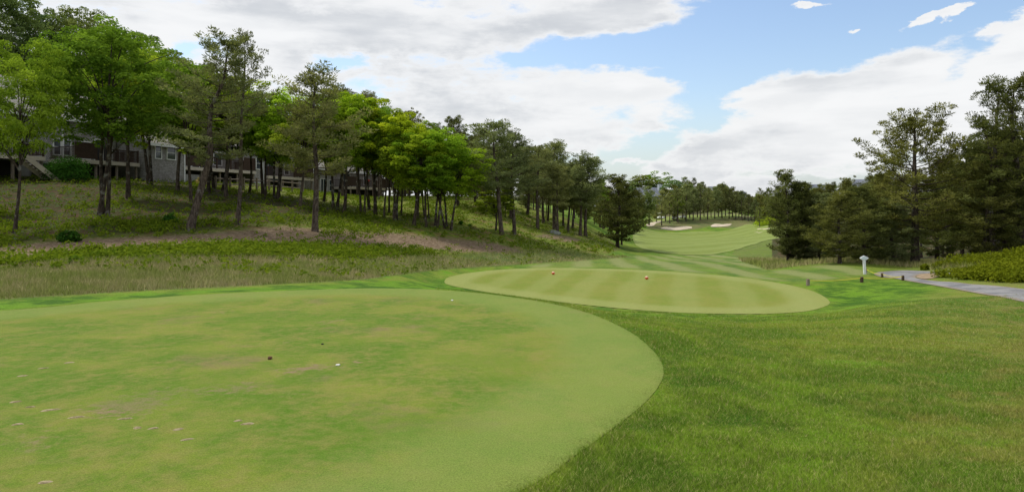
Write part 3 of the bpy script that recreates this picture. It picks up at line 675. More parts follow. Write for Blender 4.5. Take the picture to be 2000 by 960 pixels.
# ---- left bank, near trees, foot and top traced
G1 = 'trees on the left bank in front of the houses'
LB = [
 ('oak', 30,455, 50,72, 205, 'big broad green oak at the left edge, pale speckled trunk in front of the stairs', 0, 0),
 ('oak', 196,424, 235,30, 290, 'largest oak of the bank, three stems rising in front of the deck beside the juniper', 1, 0),
 ('leaner', 370,450, 418,84, 175, 'crooked pine with a bent leaning trunk, foot nearest the small round dark bush', 0, 0),
 ('tall', 464,438, 492,80, 105, 'tall thin pine with sparse top standing above its neighbours, straight grey trunk', 0, 1),
 ('pine', 615,452, 606,155, 175, 'spreading grey green pine with pale trunk at the bare soil right of the rail fence', 1, 2),
 ('lime', 425,372, 440,165, 170, 'leafy green oak behind the crown of the crooked pine by the middle deck', 1, None),
 ('slim', 248,388, 262,70, 120, 'slim dark oak between the big triple oak and the deck railing', None, None),
 ('oak', 300,361, 300,88, 210, 'oak with forked black stems before the grey shingle wall with the white window', 2, None),
 ('slim', 350,375, 345,115, 100, 'thin black stemmed oak at the corner of the shingle wall', None, None),
 ('slim', 371,394, 372,170, 100, 'slender oak with pale greenish stem just right of the shingle wall corner', 1, None),
 ('slim', 410,378, 405,160, 100, 'thin dark oak before the railing of the middle deck, left one of the pair', None, None),
 ('slim', 445,383, 440,140, 100, 'dark oak before the railing of the middle deck, right one of the pair', None, None),
 ('slim', 478,377, 480,170, 90, 'dark stem at the right end of the middle deck behind the tall thin pine', None, None),
 ('lime', 530,388, 545,170, 150, 'bright oak with clustered black stems in front of the last window before the white post', 2, None),
 ('slim', 511,384, 505,190, 90, 'left black stem of the cluster at the end of the rail fence', None, None),
 ('lime', 545,391, 565,190, 120, 'leafy oak with reddish stem at the right of the clustered stems', 0, None),
 ('slim', 590,406, 588,210, 90, 'thin dark oak just left of the spreading grey green pine', None, None),
 ('slim', 623,392, 628,190, 90, 'thin stem just right of the spreading pine, further up the slope', None, None),
 ('lime', 650,409, 655,165, 150, 'lime green oak with two close black stems right of the spreading pine', 1, None),
 ('lime', 670,416, 690,178, 140, 'lime green oak with speckled white stem before the porch with the white door frame', 0, None),
 ('slim', 702,416, 705,200, 90, 'thin pale stemmed oak in front of the left end of the far deck', 1, None),
 ('slim', 714,419, 718,195, 80, 'black stemmed oak in front of the middle of the far deck', None, None),
 ('slim', 725,410, 724,205, 80, 'thin dark stem in front of the right part of the far deck', None, None),
 ('lime', 733,420, 748,190, 150, 'bright full oak with stout brown stem at the right end of the far deck', 0, None),
 ('slim', 752,426, 762,225, 80, 'slightly leaning thin grey stem just past the far deck', 1, None),
 ('slim', 760,416, 765,230, 80, 'dark thin stem behind the leaning grey stem past the far deck', None, None),
 ('slim', 770,431, 772,240, 80, 'thin grey stem before the gap between the far deck and the pines', 1, None),
 ('lime', 779,432, 790,222, 130, 'lime oak with dark leaning stem in the gap right of the far deck', 1, None),
 ('slim', 785,420, 792,240, 70, 'thin dark stem behind the lime oak in the gap right of the far deck', None, None),
 ('lime', 806,441, 828,248, 150, 'lime oak leaning right on a grey curving stem at the edge of the bare soil', 0, None),
 ('slim', 818,428, 815,250, 70, 'straight thin stem behind the lime oak that leans right', None, None),
 ('slim', 835,427, 832,255, 70, 'thin stem leaning left behind the black forked oak', None, None),
 ('lime', 843,445, 862,250, 160, 'wide lime green oak on a forked black trunk low on the grassy bank', 2, None),
 ('lime', 876,447, 893,275, 150, 'low wide lime oak on a bundle of four speckled stems', 2, None),
 ('dark', 895,401, 880,238, 90, 'dark pine looking over the crown of the wide lime oak', None, None),
 ('pine', 949,412, 944,262, 90, 'grey green pine up the slope behind the pair at the bank edge', None, None),
 ('slim', 970,450, 975,365, 80, 'small lime bush like oak under the pines at the bank edge', 0, None),
 ('pine', 980,458, 952,249, 120, 'tall pine with feathery crown and slightly bowed trunk at the bank edge', 0, None),
 ('pine', 1005,457, 1002,268, 110, 'tall straight pine next to the bowed one at the bank edge', 1, None),
 ('dark', 997,427, 1020,290, 80, 'dark pine right behind the tall straight one at the bank edge', None, None),
 ('pine', 1030,420, 1035,292, 85, 'pine high on the slope behind the open ground left of the boulder', None, None),
 ('pine', 1050,447, 1055,294, 85, 'grey trunked pine standing alone left of the boulder', 3, None),
 ('pine', 1062,437, 1068,300, 75, 'thin pine up the slope directly behind the boulder', None, None),
 ('dark', 1070,431, 1080,300, 70, 'dark thin pine up the slope behind and left of the boulder pines', None, None),
 ('pine', 1083,448, 1090,286, 95, 'pine with pointed crown behind the boulder, tallest of its cluster', 0, None),
 ('pine', 1089,456, 1092,330, 70, 'pine whose trunk rises at the right side of the boulder', None, None),
 ('dark', 1100,442, 1104,325, 70, 'thin dark pine two trunks right of the boulder', None, None),
 ('pine', 1109,453, 1112,330, 70, 'leaning pine right of the boulder at the slope edge', None, None),
 ('dark', 1118,447, 1125,325, 70, 'dark pine between the leaning one and the end pair of the row', None, None),
 ('pine', 1133,460, 1140,311, 90, 'left pine of the end pair where the bank row stops', 1, None),
 ('pine', 1144,462, 1150,318, 80, 'right pine of the end pair where the bank row stops', 2, None),
 ('dark', 1172,444, 1172,352, 60, 'shorter dark pine beyond the end of the bank row', None, None),
]
for k, (kind, u, v, ut, vt, wp, lab, pk, rt) in enumerate(LB):
    ptree(kind, u, v, ut, vt, wp, lab, G1, pk, rt)
ptree('bushy', 1206, 482, 1212, 352, 95, 'single full dark pine standing at the left edge of the fairway', None, 1, None, 50)
ptree('dark', 1214, 478, 1218, 372, 60, 'second stem pressed against the single full pine by the fairway', None, 2, None, 50)

def scatter(kinds, n, ur, yr, hr, group, lab, seed, avoid=None, minsep=1.2, wk=1.0, tops=None):
    rg = np.random.RandomState(seed); pts = []; tries = 0
    while len(pts) < n and tries < n * 60:
        tries += 1
        u = rg.uniform(*ur); y = math.exp(rg.uniform(math.log(yr[0]), math.log(yr[1]))); x = (u - 1000) / F * y
        if avoid and avoid(x, y, u): continue
        if any((x - a) ** 2 + (y - b) ** 2 < minsep ** 2 for a, b, _ in pts): continue
        pts.append((x, y, u))
    pts.sort(key=lambda q: q[2])
    for i, (x, y, u) in enumerate(pts):
        kd = kinds[rg.randint(len(kinds))]; h = rg.uniform(*hr)
        if tops is not None:      # local height of the tree line as seen over this ground
            g_ = gz1(x, y); tp = np.interp(u, tops[0], tops[1]) + rg.uniform(-4, 14)
            h = max(3.0, min(h * 1.35, (HOR - tp) / F * y + CZ - g_))
        random.seed(seed * 1000 + i)
        tree(kd, x, y, h, None, (rg.uniform(-.04, .04), rg.uniform(-.03, .03)), lab % ordw(i), group)
ROW_P = np.array((-37.0, 48.0)); ROW_D = np.array((.33, .944)); ROW_D /= np.linalg.norm(ROW_D); ROW_N = np.array((-ROW_D[1], ROW_D[0]))
def house_zone(x, y, u, lo=-1.5, hi=17):
    q = np.array((x, y)) - ROW_P; s = q @ ROW_D; dd = q @ ROW_N
    return -8 < s < 66 and lo < dd < hi
TOPS = ([-200,0,100,170,200,260,330,360,420,490,540,610,660,700,750,800,850,900,955,1000,1045,1090,1145,1170,1250,1400],
        [-60,-40,15,5,30,45,105,125,140,160,165,175,180,195,198,222,240,268,285,290,305,315,330,345,365,370])
# the pale tall trees behind the first houses
for i, (u, y, vt, lab) in enumerate([(-60, 62, -60, 'tall dull green oak behind the first house, cut by the left edge of the picture'), (25, 66, -35, 'tall dull green oak behind the first house roof at the top left corner'), (100, 70, 15, 'dull green oak crown left of the spiky tall one behind the houses'),
                                (165, 72, 0, 'tall dull green oak with spiky top rising behind the largest oak'), (250, 78, 45, 'dull oak behind the right shoulder of the largest oak'), (335, 84, 100, 'dull oak crown behind the shingle wing roof')]):
    x = (u - 1000) / F * y; g_ = gz1(x, y)
    tree('grey', x, y, (HOR - vt) / F * y + CZ - g_, 10.5, (0, 0), lab, 'tall trees behind the houses')
scatter(['slim', 'oak', 'dark'], 10, (-350, 520), (80, 105), (10, 14), 'trees behind the houses', '%s tree from the left in the wood behind the houses', 201, tops=TOPS, minsep=4, avoid=lambda x, y, u: house_zone(x, y, u))
scatter(['dark', 'pine', 'slim'], 30, (560, 1180), (72, 128), (8, 11), 'background pines behind the bank row', '%s from the left of the dim trees filling the wood behind the bank row', 202, tops=TOPS, minsep=2.2, avoid=lambda x, y, u: house_zone(x, y, u) or y > 66 + (1180 - u) * .12 + 40 or (u > 1100 and y < 95) )
TOPB = (TOPS[0], [t + 22 for t in TOPS[1]])
scatter(['bushy', 'dark', 'bushy'], 40, (640, 1190), (84, 150), (7, 10), 'dense pines closing the wood behind the bank', '%s from the left of the dense low pines closing the wood behind the bank', 207, tops=TOPB, minsep=2.5, avoid=lambda x, y, u: house_zone(x, y, u, -3, 17) or y < 88 + (900 - u) * .03 + max(0, u - 1000) * .12)
scatter(['bushy', 'slim'], 12, (-300, 640), (85, 120), (8, 12), 'dense trees closing the view behind the houses', '%s from the left of the low trees closing the view behind the houses', 208, tops=TOPB, minsep=4, avoid=lambda x, y, u: house_zone(x, y, u, -3, 17))
scatter(['slim', 'dark', 'lime'], 9, (880, 1000), (62, 80), (7, 10), 'trees on the open shoulder of the bank', '%s from the left of the trees behind the gap between lime oaks and pines', 210, tops=TOPS, minsep=2)
scatter(['bushy'], 7, (735, 880), (108, 122), (6, 7), 'low pines past the last house', '%s from the left of the low dense pines past the last house', 209, minsep=1.5)
scatter(['slim', 'oak'], 5, (-500, -30), (36, 46), (9, 12), 'unseen trees added on the left', '%s unseen tree of those added left of the first house', 203, minsep=4)  # out of view, added so that tree shadows fall plausibly

# ---- right side wood
G3 = 'pines along the right side'
RB = [
 ('bushy', 1539,521, 1535,354, 80, 'dense front pine with twin trunks at the left end of the right wood', 1, ),
 ('bushy', 1560,520, 1572,372, 90, 'rounder pine pressed to the right of the dense twin trunked pine', 0, ),
 ('bushy', 1600,516, 1606,392, 90, 'low bushy pine third from the fairway in the right wood front', 2, ),
 ('bushy', 1640,514, 1640,385, 100, 'low bushy pine behind the mown mound, left of the white sign', 1, ),
 ('bushy', 1690,512, 1672,372, 110, 'bushy pine directly behind the white sign', 0, ),
 ('bushy', 1745,514, 1728,395, 100, 'low bushy pine filling the gap left of the big pine trunk', 2, ),
 ('big', 1787,516, 1782,243, 205, 'big spreading pine with bare straight trunk and flat layered branches', 0, ),
 ('bushy', 1830,514, 1835,360, 110, 'bushy dark pine right behind the big spreading pine', 1, ),
 ('gaunt', 1940,510, 1888,252, 120, 'leaning pine with curving trunk above the yellow green shrubs', 0, ),
 ('gaunt', 1968,508, 1945,180, 120, 'tall gaunt pine at the upper right, left one of the tallest pair', 1, ),
 ('gaunt', 1996,505, 1985,172, 130, 'tall gaunt pine at the right edge, right one of the tallest pair', 0, ),
 ('dark', 1880,510, 1870,330, 120, 'dark pine between the big spreading pine and the leaning one', 2, ),
 ('bushy', 1925,508, 1925,345, 120, 'low dark pine behind the foot of the leaning pine', 0, ),
 ('dark', 2060,505, 2050,190, 150, 'dark pine just past the right edge whose branches reach in', 0, ),
 ('bushy', 1990,505, 1995,340, 120, 'dark low pine at the right edge behind the shrubs', 1, ),
 ('dark', 2120,500, 2120,220, 150, 'second dark pine past the right edge of the picture', 1, ),
]
for kind, u, v, ut, vt, wp, lab, pk in RB:
    ymn = 34 if u > 1600 else 44
    ptree(kind, u, v, ut, vt, wp, lab, G3, pk, None, ymn)
TOPR = ([1480,1540,1580,1640,1700,1760,1830,1900,1960,2200],[385,380,368,358,350,345,320,300,270,240])
scatter(['dark', 'bushy', 'dark'], 34, (1560, 2180), (46, 92), (8, 11), 'background pines of the right wood', '%s from the left of the dim pines inside the right wood', 204, tops=TOPR, minsep=2.2)
scatter(['farpine', 'farbush', 'farpine'], 20, (1470, 1760), (110, 190), (7, 10), 'far pines above the right wood', '%s from the left of the far pines between the fairway and the big pine', 205, tops=([1470,1500,1540,1580,1640,1700,1760],[395,392,378,368,360,354,350]), minsep=5, avoid=lambda x, y, u: u < 1500 and y < 150 or (u < 1560 and y < 125))

# ---- grove on the mound beyond the fairway
def mound_tree(i, u, v, vt, kind='farpine'):
    ptree(kind, u, v, u + (i % 3 - 1) * 2, vt, None, '%s pine from the left in the grove on the mound behind the bunkers' % ordw(i), 'pines on the mound behind the bunkers', None, None, 120)
mt = [(1268,440,368),(1282,434,388),(1292,440,376),(1300,432,372),(1308,436,380),(1316,430,366),(1324,434,372),(1333,428,370),(1340,432,364),(1347,426,368),(1354,430,372),(1362,425,366),(1368,430,362),(1375,424,368),(1382,428,370),(1389,424,374),(1396,427,368),(1403,423,366),(1410,426,362),(1417,422,368),(1424,426,372),(1431,424,370),(1437,428,376),(1443,425,378),(1449,430,376),(1455,427,380),(1461,432,382),(1467,430,386),(1474,433,392)]
for i, (u, v, vt) in enumerate(mt): mound_tree(i, u, v, vt)
for i, (u, v, vt) in enumerate([(1180,446,372),(1190,450,380),(1200,446,376),(1228,446,382),(1236,444,392),(1246,442,378),(1256,441,374),(1222,440,370)]):
    ptree('farpine' if i % 2 else 'farbush', u, v, u, vt, None, '%s from the left of the dark trees behind the single pine by the fairway' % ordw(i), 'dark trees left of the far fairway', None, None, 100)
for i, (u, v, vt) in enumerate([(1484,430,384),(1494,426,378),(1503,430,386),(1512,424,376),(1522,428,380),(1532,424,376),(1542,428,384),(1500,420,372),(1520,418,370)]):
    ptree('farbush' if i % 3 == 0 else 'farpine', u, v, u, vt, None, '%s from the left of the trees on the slope right of the bunkers' % ordw(i), 'trees on the slope right of the bunkers', None, None, 150)
def far_avoid(x, y, u): return 1225 < u < 1295 and y < 330
scatter(['farpine', 'farlime', 'farpine', 'farbush'], 46, (1130, 1720), (255, 400), (8, 12), 'trees on the far ridge', '%s tree from the left along the far ridge', 206,
        tops=([1130,1180,1230,1260,1290,1310,1350,1380,1400,1430,1450,1500,1560,1620,1700],[352,358,364,352,350,347,352,362,362,366,372,370,372,362,352]), minsep=7, avoid=far_avoid)
tree('farlime', (1252-1000)/F*345, 345, 14.5, 18, (0, 0), 'pale lime green crown behind the grey roofed far house', 'lime trees behind the far house')
tree('farlime', (1278-1000)/F*350, 350, 15.5, 18, (0, 0), 'higher lime green crown at the right behind the far house chimney', 'lime trees behind the far house')
tree('farlime', (1228-1000)/F*340, 340, 12, 16, (0, 0), 'lime green crown left of the far house roofs', 'lime trees behind the far house')
ptree('farlime', 1322, 432, 1322, 380, 36, 'single lime tinted tree among the pines of the mound', None, 0, None, 150)

# ------------------------------------------------------------------ solid helpers
class Box:
    def __init__(s): s.v = []; s.f = []
    def box(s, x0, x1, y0, y1, z0, z1):
        n = len(s.v)
        s.v += [(x0,y0,z0),(x1,y0,z0),(x1,y1,z0),(x0,y1,z0),(x0,y0,z1),(x1,y0,z1),(x1,y1,z1),(x0,y1,z1)]
        s.f += [[n+i for i in q] for q in ((0,3,2,1),(4,5,6,7),(0,1,5,4),(1,2,6,5),(2,3,7,6),(3,0,4,7))]; return s
    def prism(s, prof, axis, a, b):
        """extrude a closed profile; axis 'x': profile is (y, z), axis 'y': profile is (x, z), axis 'z': profile is (x, y)"""
        n = len(s.v); k = len(prof)
        for t in (a, b):
            for p, q in prof: s.v.append({'x': (t, p, q), 'y': (p, t, q), 'z': (p, q, t)}[axis])
        s.f += [[n + i for i in range(k)], [n + k + i for i in reversed(range(k))]] + [[n+i, n+k+i, n+k+(i+1)%k, n+(i+1)%k] for i in range(k)]; return s
    def obj(s, name, mat, parent=None, loc=None, bevel=0.0, smooth=False, sub=0):
        me = bpy.data.meshes.new(name); me.from_pydata(s.v, [], s.f); me.validate()
        import bmesh
        b = bmesh.new(); b.from_mesh(me); bmesh.ops.recalc_face_normals(b, faces=b.faces)
        if bevel: bmesh.ops.bevel(b, geom=b.edges[:], offset=bevel, segments=2, affect='EDGES', clamp_overlap=True)
        for f in b.faces: f.smooth = smooth
        b.to_mesh(me); b.free(); me.materials.append(mat)
        o = bpy.data.objects.new(name, me); col.objects.link(o)
        if parent: o.parent = parent
        if loc is not None: o.location = loc
        return o
def empty(name, loc, rz=0, label=None, cat=None, group=None):
    e = bpy.data.objects.new(name, None); col.objects.link(e); e.location = loc; e.rotation_euler = (0, 0, rz); e.empty_display_size = .3
    return tag(e, label, cat, group)

m, N = material('grey_shingles'); p = N.n('ShaderNodeTexCoord').outputs['Object']
sp = N.n('ShaderNodeSeparateXYZ'); N.put(sp.inputs[0], p)
h_ = N.m('ADD', sp.outputs[0], sp.outputs[1]); cbx = N.n('ShaderNodeCombineXYZ'); N.put(cbx.inputs[0], h_); N.put(cbx.inputs[1], sp.outputs[2])
br = N.n('ShaderNodeTexBrick'); N.put(br.inputs[0], cbx.outputs[0]); br.inputs['Scale'].default_value = 1
br.inputs['Brick Width'].default_value = .16; br.inputs['Row Height'].default_value = .14; br.inputs['Mortar Size'].default_value = .008
br.inputs['Color1'].default_value = (.28,.265,.25,1); br.inputs['Color2'].default_value = (.42,.405,.39,1); br.inputs['Mortar'].default_value = (.09,.08,.075,1)
cc = N.mix(N.m('MULTIPLY', N.rng(N.noise(p, .7, 4, .6), .4, .65), .35), br.outputs[0], (.17, .14, .12))
finish(N, cc, .9, br.outputs[1], .01, -.4, .15); M_shing = m
M_roof = flat('roof_shingles', (.215, .20, .18), .9, .18, 6)
M_white = flat('white_trim', (.72, .72, .70), .5, .05, 2)
M_cream = flat('cream_rim_board', (.50, .44, .36), .6, .1, 2)
M_brown = flat('brown_stained_wood', (.050, .028, .018), .7, .25, 5)
M_post = flat('weathered_wood', (.22, .18, .14), .85, .2, 5)
M_dark = flat('dark_matte', (.03, .026, .022), .9, .2, 2)
M_conc = flat('concrete', (.32, .31, .29), .9, .1, 2)
M_red = flat('red_paint', (.45, .04, .03), .5, .1)
m, N = material('window_glass'); finish(N, (.035, .045, .055), .06, None, spec=.6); M_glass = m

ROT = math.atan2(ROW_D[1], ROW_D[0])
def house(s0, zg, label):
    q = ROW_P + ROW_D * s0
    return empty('townhouse', (q[0], q[1], zg), ROT, label, 'house', 'row of grey shingled townhouses')
def window(e, x0, x1, z0, z1, y, door=False, mull=True, name='window'):
    b = Box(); t = .09
    b.box(x0 - t, x0, y - .07, y + .02, z0 - t, z1 + t).box(x1, x1 + t, y - .07, y + .02, z0 - t, z1 + t).box(x0, x1, y - .07, y + .02, z1, z1 + t).box(x0, x1, y - .09, y + .02, z0 - t, z0)
    if mull: b.box(x0, x1, y - .05, y + .0, (z0 + z1) / 2 - .025, (z0 + z1) / 2 + .025) if not door else b.box((x0 + x1) / 2 - .04, (x0 + x1) / 2 + .04, y - .05, y, z0, z1)
    w_ = b.obj(name, M_white, e)
    Box().box(x0 + .002, x1 - .002, y - .03, y - .012, z0 + .002, z1 - .002).obj('pane', M_glass, w_)
def deck(e, x0, x1, z, d=3.0, panels=(), rails=None, posts=True, yf=0.0, foot=-2.2):
    dk = Box().box(x0 + .05, x1 - .05, yf + .05, yf + d - .02, z - .04, z).obj('deck', M_post, e)
    Box().box(x0, x1, yf - .02, yf + .03, z - .30, z + .01).box(x0, x0 + .045, yf + .032, yf + d - .03, z - .30, z + .01).box(x1 - .045, x1, yf + .032, yf + d - .03, z - .30, z + .01).obj('rim_board', M_cream, dk)
    r = Box(); xx0, xx1 = rails or (x0, x1)
    def run(ax0, ax1, y):
        r.box(ax0, ax1, y - .05, y + .05, z + .98, z + 1.04); r.box(ax0, ax1, y - .02, y + .02, z + .12, z + .17)
        x = ax0 + .06
        while x < ax1: r.box(x, x + .035, y - .018, y + .018, z + .172, z + .978); x += .145
        x = ax0
        while x < ax1 + .1: r.box(x - .05, x + .05, y - .055, y + .055, z + .012, z + 1.1); x += (ax1 - ax0) / max(1, round((ax1 - ax0) / 2))
    if xx1 > xx0: run(xx0, xx1, yf + .09)
    for xs in (x0 + .09, x1 - .09):
        r.box(xs - .05, xs + .05, yf + .16, yf + d - .1, z + .98, z + 1.04); r.box(xs - .02, xs + .02, yf + .16, yf + d - .1, z + .12, z + .17)
        y = yf + .25
        while y < yf + d - .2: r.box(xs - .018, xs + .018, y, y + .035, z + .172, z + .978); y += .145
    r.obj('railing', M_brown, dk)
    for a, b_ in panels:
        pb = Box(); x = a
        while x < b_ - .02: pb.box(x + .006, min(x + .134, b_), yf + .045, yf + .075, z + .10, z + 1.32); x += .14
        pb.box(a - .05, b_ + .05, yf + .035, yf + .115, z + 1.322, z + 1.40); pb.box(a - .06, a, yf + .03, yf + .12, z + .012, z + 1.32); pb.box(b_, b_ + .06, yf + .03, yf + .12, z + .012, z + 1.32)
        pb.obj('privacy_screen', M_brown, dk)
    if posts:
        n = max(2, round((x1 - x0) / 2.4) + 1)
        for i in range(n):
            x = x0 + .12 + (x1 - x0 - .24) * i / (n - 1)
            Box().box(x - .08, x + .08, yf + .2, yf + .36, foot, z - .302).obj('post', M_post, dk)
    return dk
def gable(e, x0, x1, y0, y1, ze, zr, over=.4, ends=True, name='roof', mat=None):
    ym = (y0 + y1) / 2; t = .14; sl = (zr - ze) / (ym - y0)
    b = Box().prism([(y0 - over, ze - over * sl), (ym, zr), (y1 + over, ze - over * sl), (y1 + over, ze - over * sl + t), (ym, zr + t), (y0 - over, ze - over * sl + t)], 'x', x0 - .25, x1 + .25)
    rf = b.obj(name, mat or M_roof, e)
    Box().box(x0 - .25, x1 + .25, y0 - over - .035, y0 - over - .003, ze - over * sl - .14, ze - over * sl + t - .01).obj('fascia', M_white, rf)
    return rf
def wall_block(e, x0, x1, y0, y1, zb, ze, zr=None, mat=None):
    b = Box()
    if zr is None: b.box(x0, x1, y0, y1, zb, ze)
    else: b.prism([(y0, zb), (y1, zb), (y1, ze - .02), ((y0 + y1) / 2, zr - .03), (y0, ze - .02)], 'x', x0, x1)
    return b.obj('wall', mat or M_shing, e)
def corner(e, x, y, zb, zt): Box().box(x - .07, x + .07, y - .02, y + .1, zb, zt).obj('corner_board', M_white, e)

ZG = 3.75
e = house(0, ZG, 'grey shingled end townhouse at the far left with stairs down from its deck')
wall_block(e, -7, 13.0, 3, 13, -2.5, 5.3, 8.6); gable(e, -7, 13.0, 3, 13, 5.3, 8.6)
for a, b_, c_, d_ in ((7.2, 7.75, 2.1, 3.35), (8.05, 8.6, 2.1, 3.35), (9.6, 10.4, 1.9, 3.3), (1.2, 1.9, 2.0, 3.3), (11.2, 12.0, 4.0, 5.0), (3.4, 4.3, 4.0, 5.0)): window(e, a, b_, c_, d_, 3)
window(e, 10.9, 12.5, 1.65, 3.6, 3, True, name='patio_door'); window(e, -1.5, .2, 1.65, 3.6, 3, True, name='patio_door')
corner(e, 7.95, 2.98, 1.7, 5.2)
deck(e, -4.5, 4.3, 1.6, rails=(-4.5, 4.2)); deck(e, 6.7, 12.8, 1.6, panels=((6.8, 8.6),), rails=(8.7, 12.7))
b = Box().box(4.9, 12.4, 2.2, 2.3, -2.2, 1.25).obj('under_deck_shade', M_dark, e); Box().box(-4, 4, 2.2, 2.3, -2.2, 1.25).obj('under_deck_shade', M_dark, e)  # solid dark sheets standing in for the black shade under both decks
st = Box()
for i in range(9): st.box(2.1 + i * .28, 2.4 + i * .28, -1.05, -.12, 1.42 - i * .19, 1.46 - i * .19)
st.obj('stairs', M_post, e)
for y in (-1.1, -.08): Box().prism([(1.95, 1.55), (2.15, 1.6), (4.75, -.2), (4.75, -.5), (4.5, -.5), (1.95, 1.3)], 'y', y - .03, y + .0).obj('stair_stringer', M_cream, e)
Box().box(4.3, 6.6, 2.6, 2.95, -2, 1.0).obj('retaining_wall', M_conc, e)

e = house(13.2, ZG, 'shingled townhouse with a projecting windowed wing and a long brown railed deck')
wall_block(e, 0, 4.3, -.4, 7, -2.5, 3.55, 5.4); gable(e, 0, 4.3, -.4, 7, 3.55, 5.4, .45)
wall_block(e, 0.02, 16.0, 7.2 - 4.2, 13, -2.5, 4.4, 7.6); gable(e, -.1, 16.0, 3, 13, 4.4, 7.6, .5)
window(e, 2.2, 3.1, 2.15, 3.3, -.4); window(e, .9, 1.5, 2.15, 3.3, -.4); corner(e, 4.25, -.42, -1.5, 3.3)
deck(e, 4.4, 14.6, 1.6, panels=((4.5, 6.9), (12.9, 14.5)), rails=(7.0, 12.8))
window(e, 8.6, 10.6, 1.65, 3.65, 3, True, name='patio_door'); window(e, 7.0, 7.9, 2.1, 3.5, 3); window(e, 11.6, 12.7, 2.2, 3.5, 3)
Box().box(4.8, 14.3, 2.3, 2.4, -2.2, 1.25).obj('under_deck_shade', M_dark, e)  # dark sheet painted in as the shade below this deck
wall_block(e, 14.62, 16.0, .3, 2.98, -2.5, 3.7); window(e, 14.95, 15.6, 1.9, 3.1, .3); window(e, 14.8, 15.7, -.6, .3, .3); corner(e, 15.95, .28, -1.5, 3.6)
Box().box(14.5, 16.3, -.1, 3, 3.72, 3.86).obj('porch_roof', M_roof, e)
Box().box(4.35, 7.0, .35, .6, -2.0, .9).obj('retaining_wall', M_conc, e)

e = house(30.0, ZG - .5, 'third shingled townhouse whose brown deck shows behind the clustered black stems')
wall_block(e, 0, 10.5, 3, 13, -2.5, 4.3, 7.4); gable(e, 0, 10.5, 3, 13, 4.3, 7.4, .5)
deck(e, -.2, 8.2, 1.7, panels=((4.6, 8.0),), rails=(-.1, 4.5)); Box().box(.2, 8.0, 2.3, 2.4, -2.2, 1.35).obj('under_deck_shade', M_dark, e)  # the sheet under the deck is shade put in as dark colour
window(e, .6, 1.5, 2.2, 3.6, 3); window(e, 2.4, 4.4, 1.75, 3.7, 3, True, name='patio_door'); window(e, 6.4, 7.2, 2.2, 3.6, 3); window(e, 9.1, 9.8, 1.8, 3.4, 3)
for x in (-.6, 8.6): Box().box(x - .09, x + .09, .1, .28, -2, 4.2).obj('porch_column', M_white, e)

e = house(42.5, ZG - 1.1, 'last shingled townhouse with a white framed door and deck hung with a red flower pot')
wall_block(e, 0, 16, 3, 13, -2.5, 4.0, 7.0); gable(e, 0, 16, 3, 13, 4.0, 7.0, .5)
deck(e, 4.2, 15.2, 1.5, panels=((3.2, 5.6), (11.2, 15.1)), rails=(4.3, 15.1)); Box().box(4.6, 15, 2.3, 2.4, -2.2, 1.15).obj('under_deck_shade', M_dark, e)  # dark sheet in place of the shade beneath the far deck
window(e, 1.4, 2.5, .2, 2.5, 3, True, name='front_door'); window(e, .2, .9, 1.0, 2.3, 3); window(e, 3.3, 4.1, 1.0, 2.4, 3); window(e, 6.5, 8.3, 1.55, 3.4, 3, True, name='patio_door'); window(e, 12, 13, 2.0, 3.3, 3)
corner(e, 2.8, 2.97, -1, 3.8); corner(e, 15.95, 2.97, -1, 3.8)
q = ROW_P + ROW_D * (42.5 + 8.2) - ROW_N * .12
b = Box().prism([(.17 * math.cos(t), .17 * math.sin(t)) for t in np.linspace(0, 6.28, 9)[:-1]], 'z', 2.35, 2.6)
o = b.obj('hanging_flower_pot', M_red, None, (q[0], q[1], ZG - 1.1), .02); tag(o, 'small red flower pot hung on the far deck railing', 'flower pot')

# ---- rail fence below the second deck
fa = hit(392, 369, 40); fb = hit(592, 377, 45)
ax, ay = fa[:2]; bx_, by_ = fb[:2]
e = empty('rail_fence', (ax, ay, gz1(ax, ay)), 0, 'weathered two rail wooden fence running below the brown deck', 'fence')
nseg = 8
pts = [(ax + (bx_ - ax) * i / nseg, ay + (by_ - ay) * i / nseg) for i in range(nseg + 1)]; zs = [gz1(*q) for q in pts]
for (x, y), z in zip(pts, zs): Box().box(x - ax - .08, x - ax + .08, y - ay - .08, y - ay + .08, z - zs[0] - .3, z - zs[0] + 1.15).obj('post', M_post, e, bevel=.015)
for i in range(nseg):
    for hh in (.45, .92):
        G_ = Geo(); A_ = np.array((*pts[i], zs[i] + hh)); B_ = np.array((*pts[i + 1], zs[i + 1] + hh)); o_ = np.array((ax, ay, zs[0]))
        G_.tube([A_ - o_, (A_ + B_) / 2 - o_, B_ - o_], [.05, .05, .05], 6)
        o = bpy.data.objects.new('rail', G_.mesh('rail', M_post)); col.objects.link(o); o.parent = e

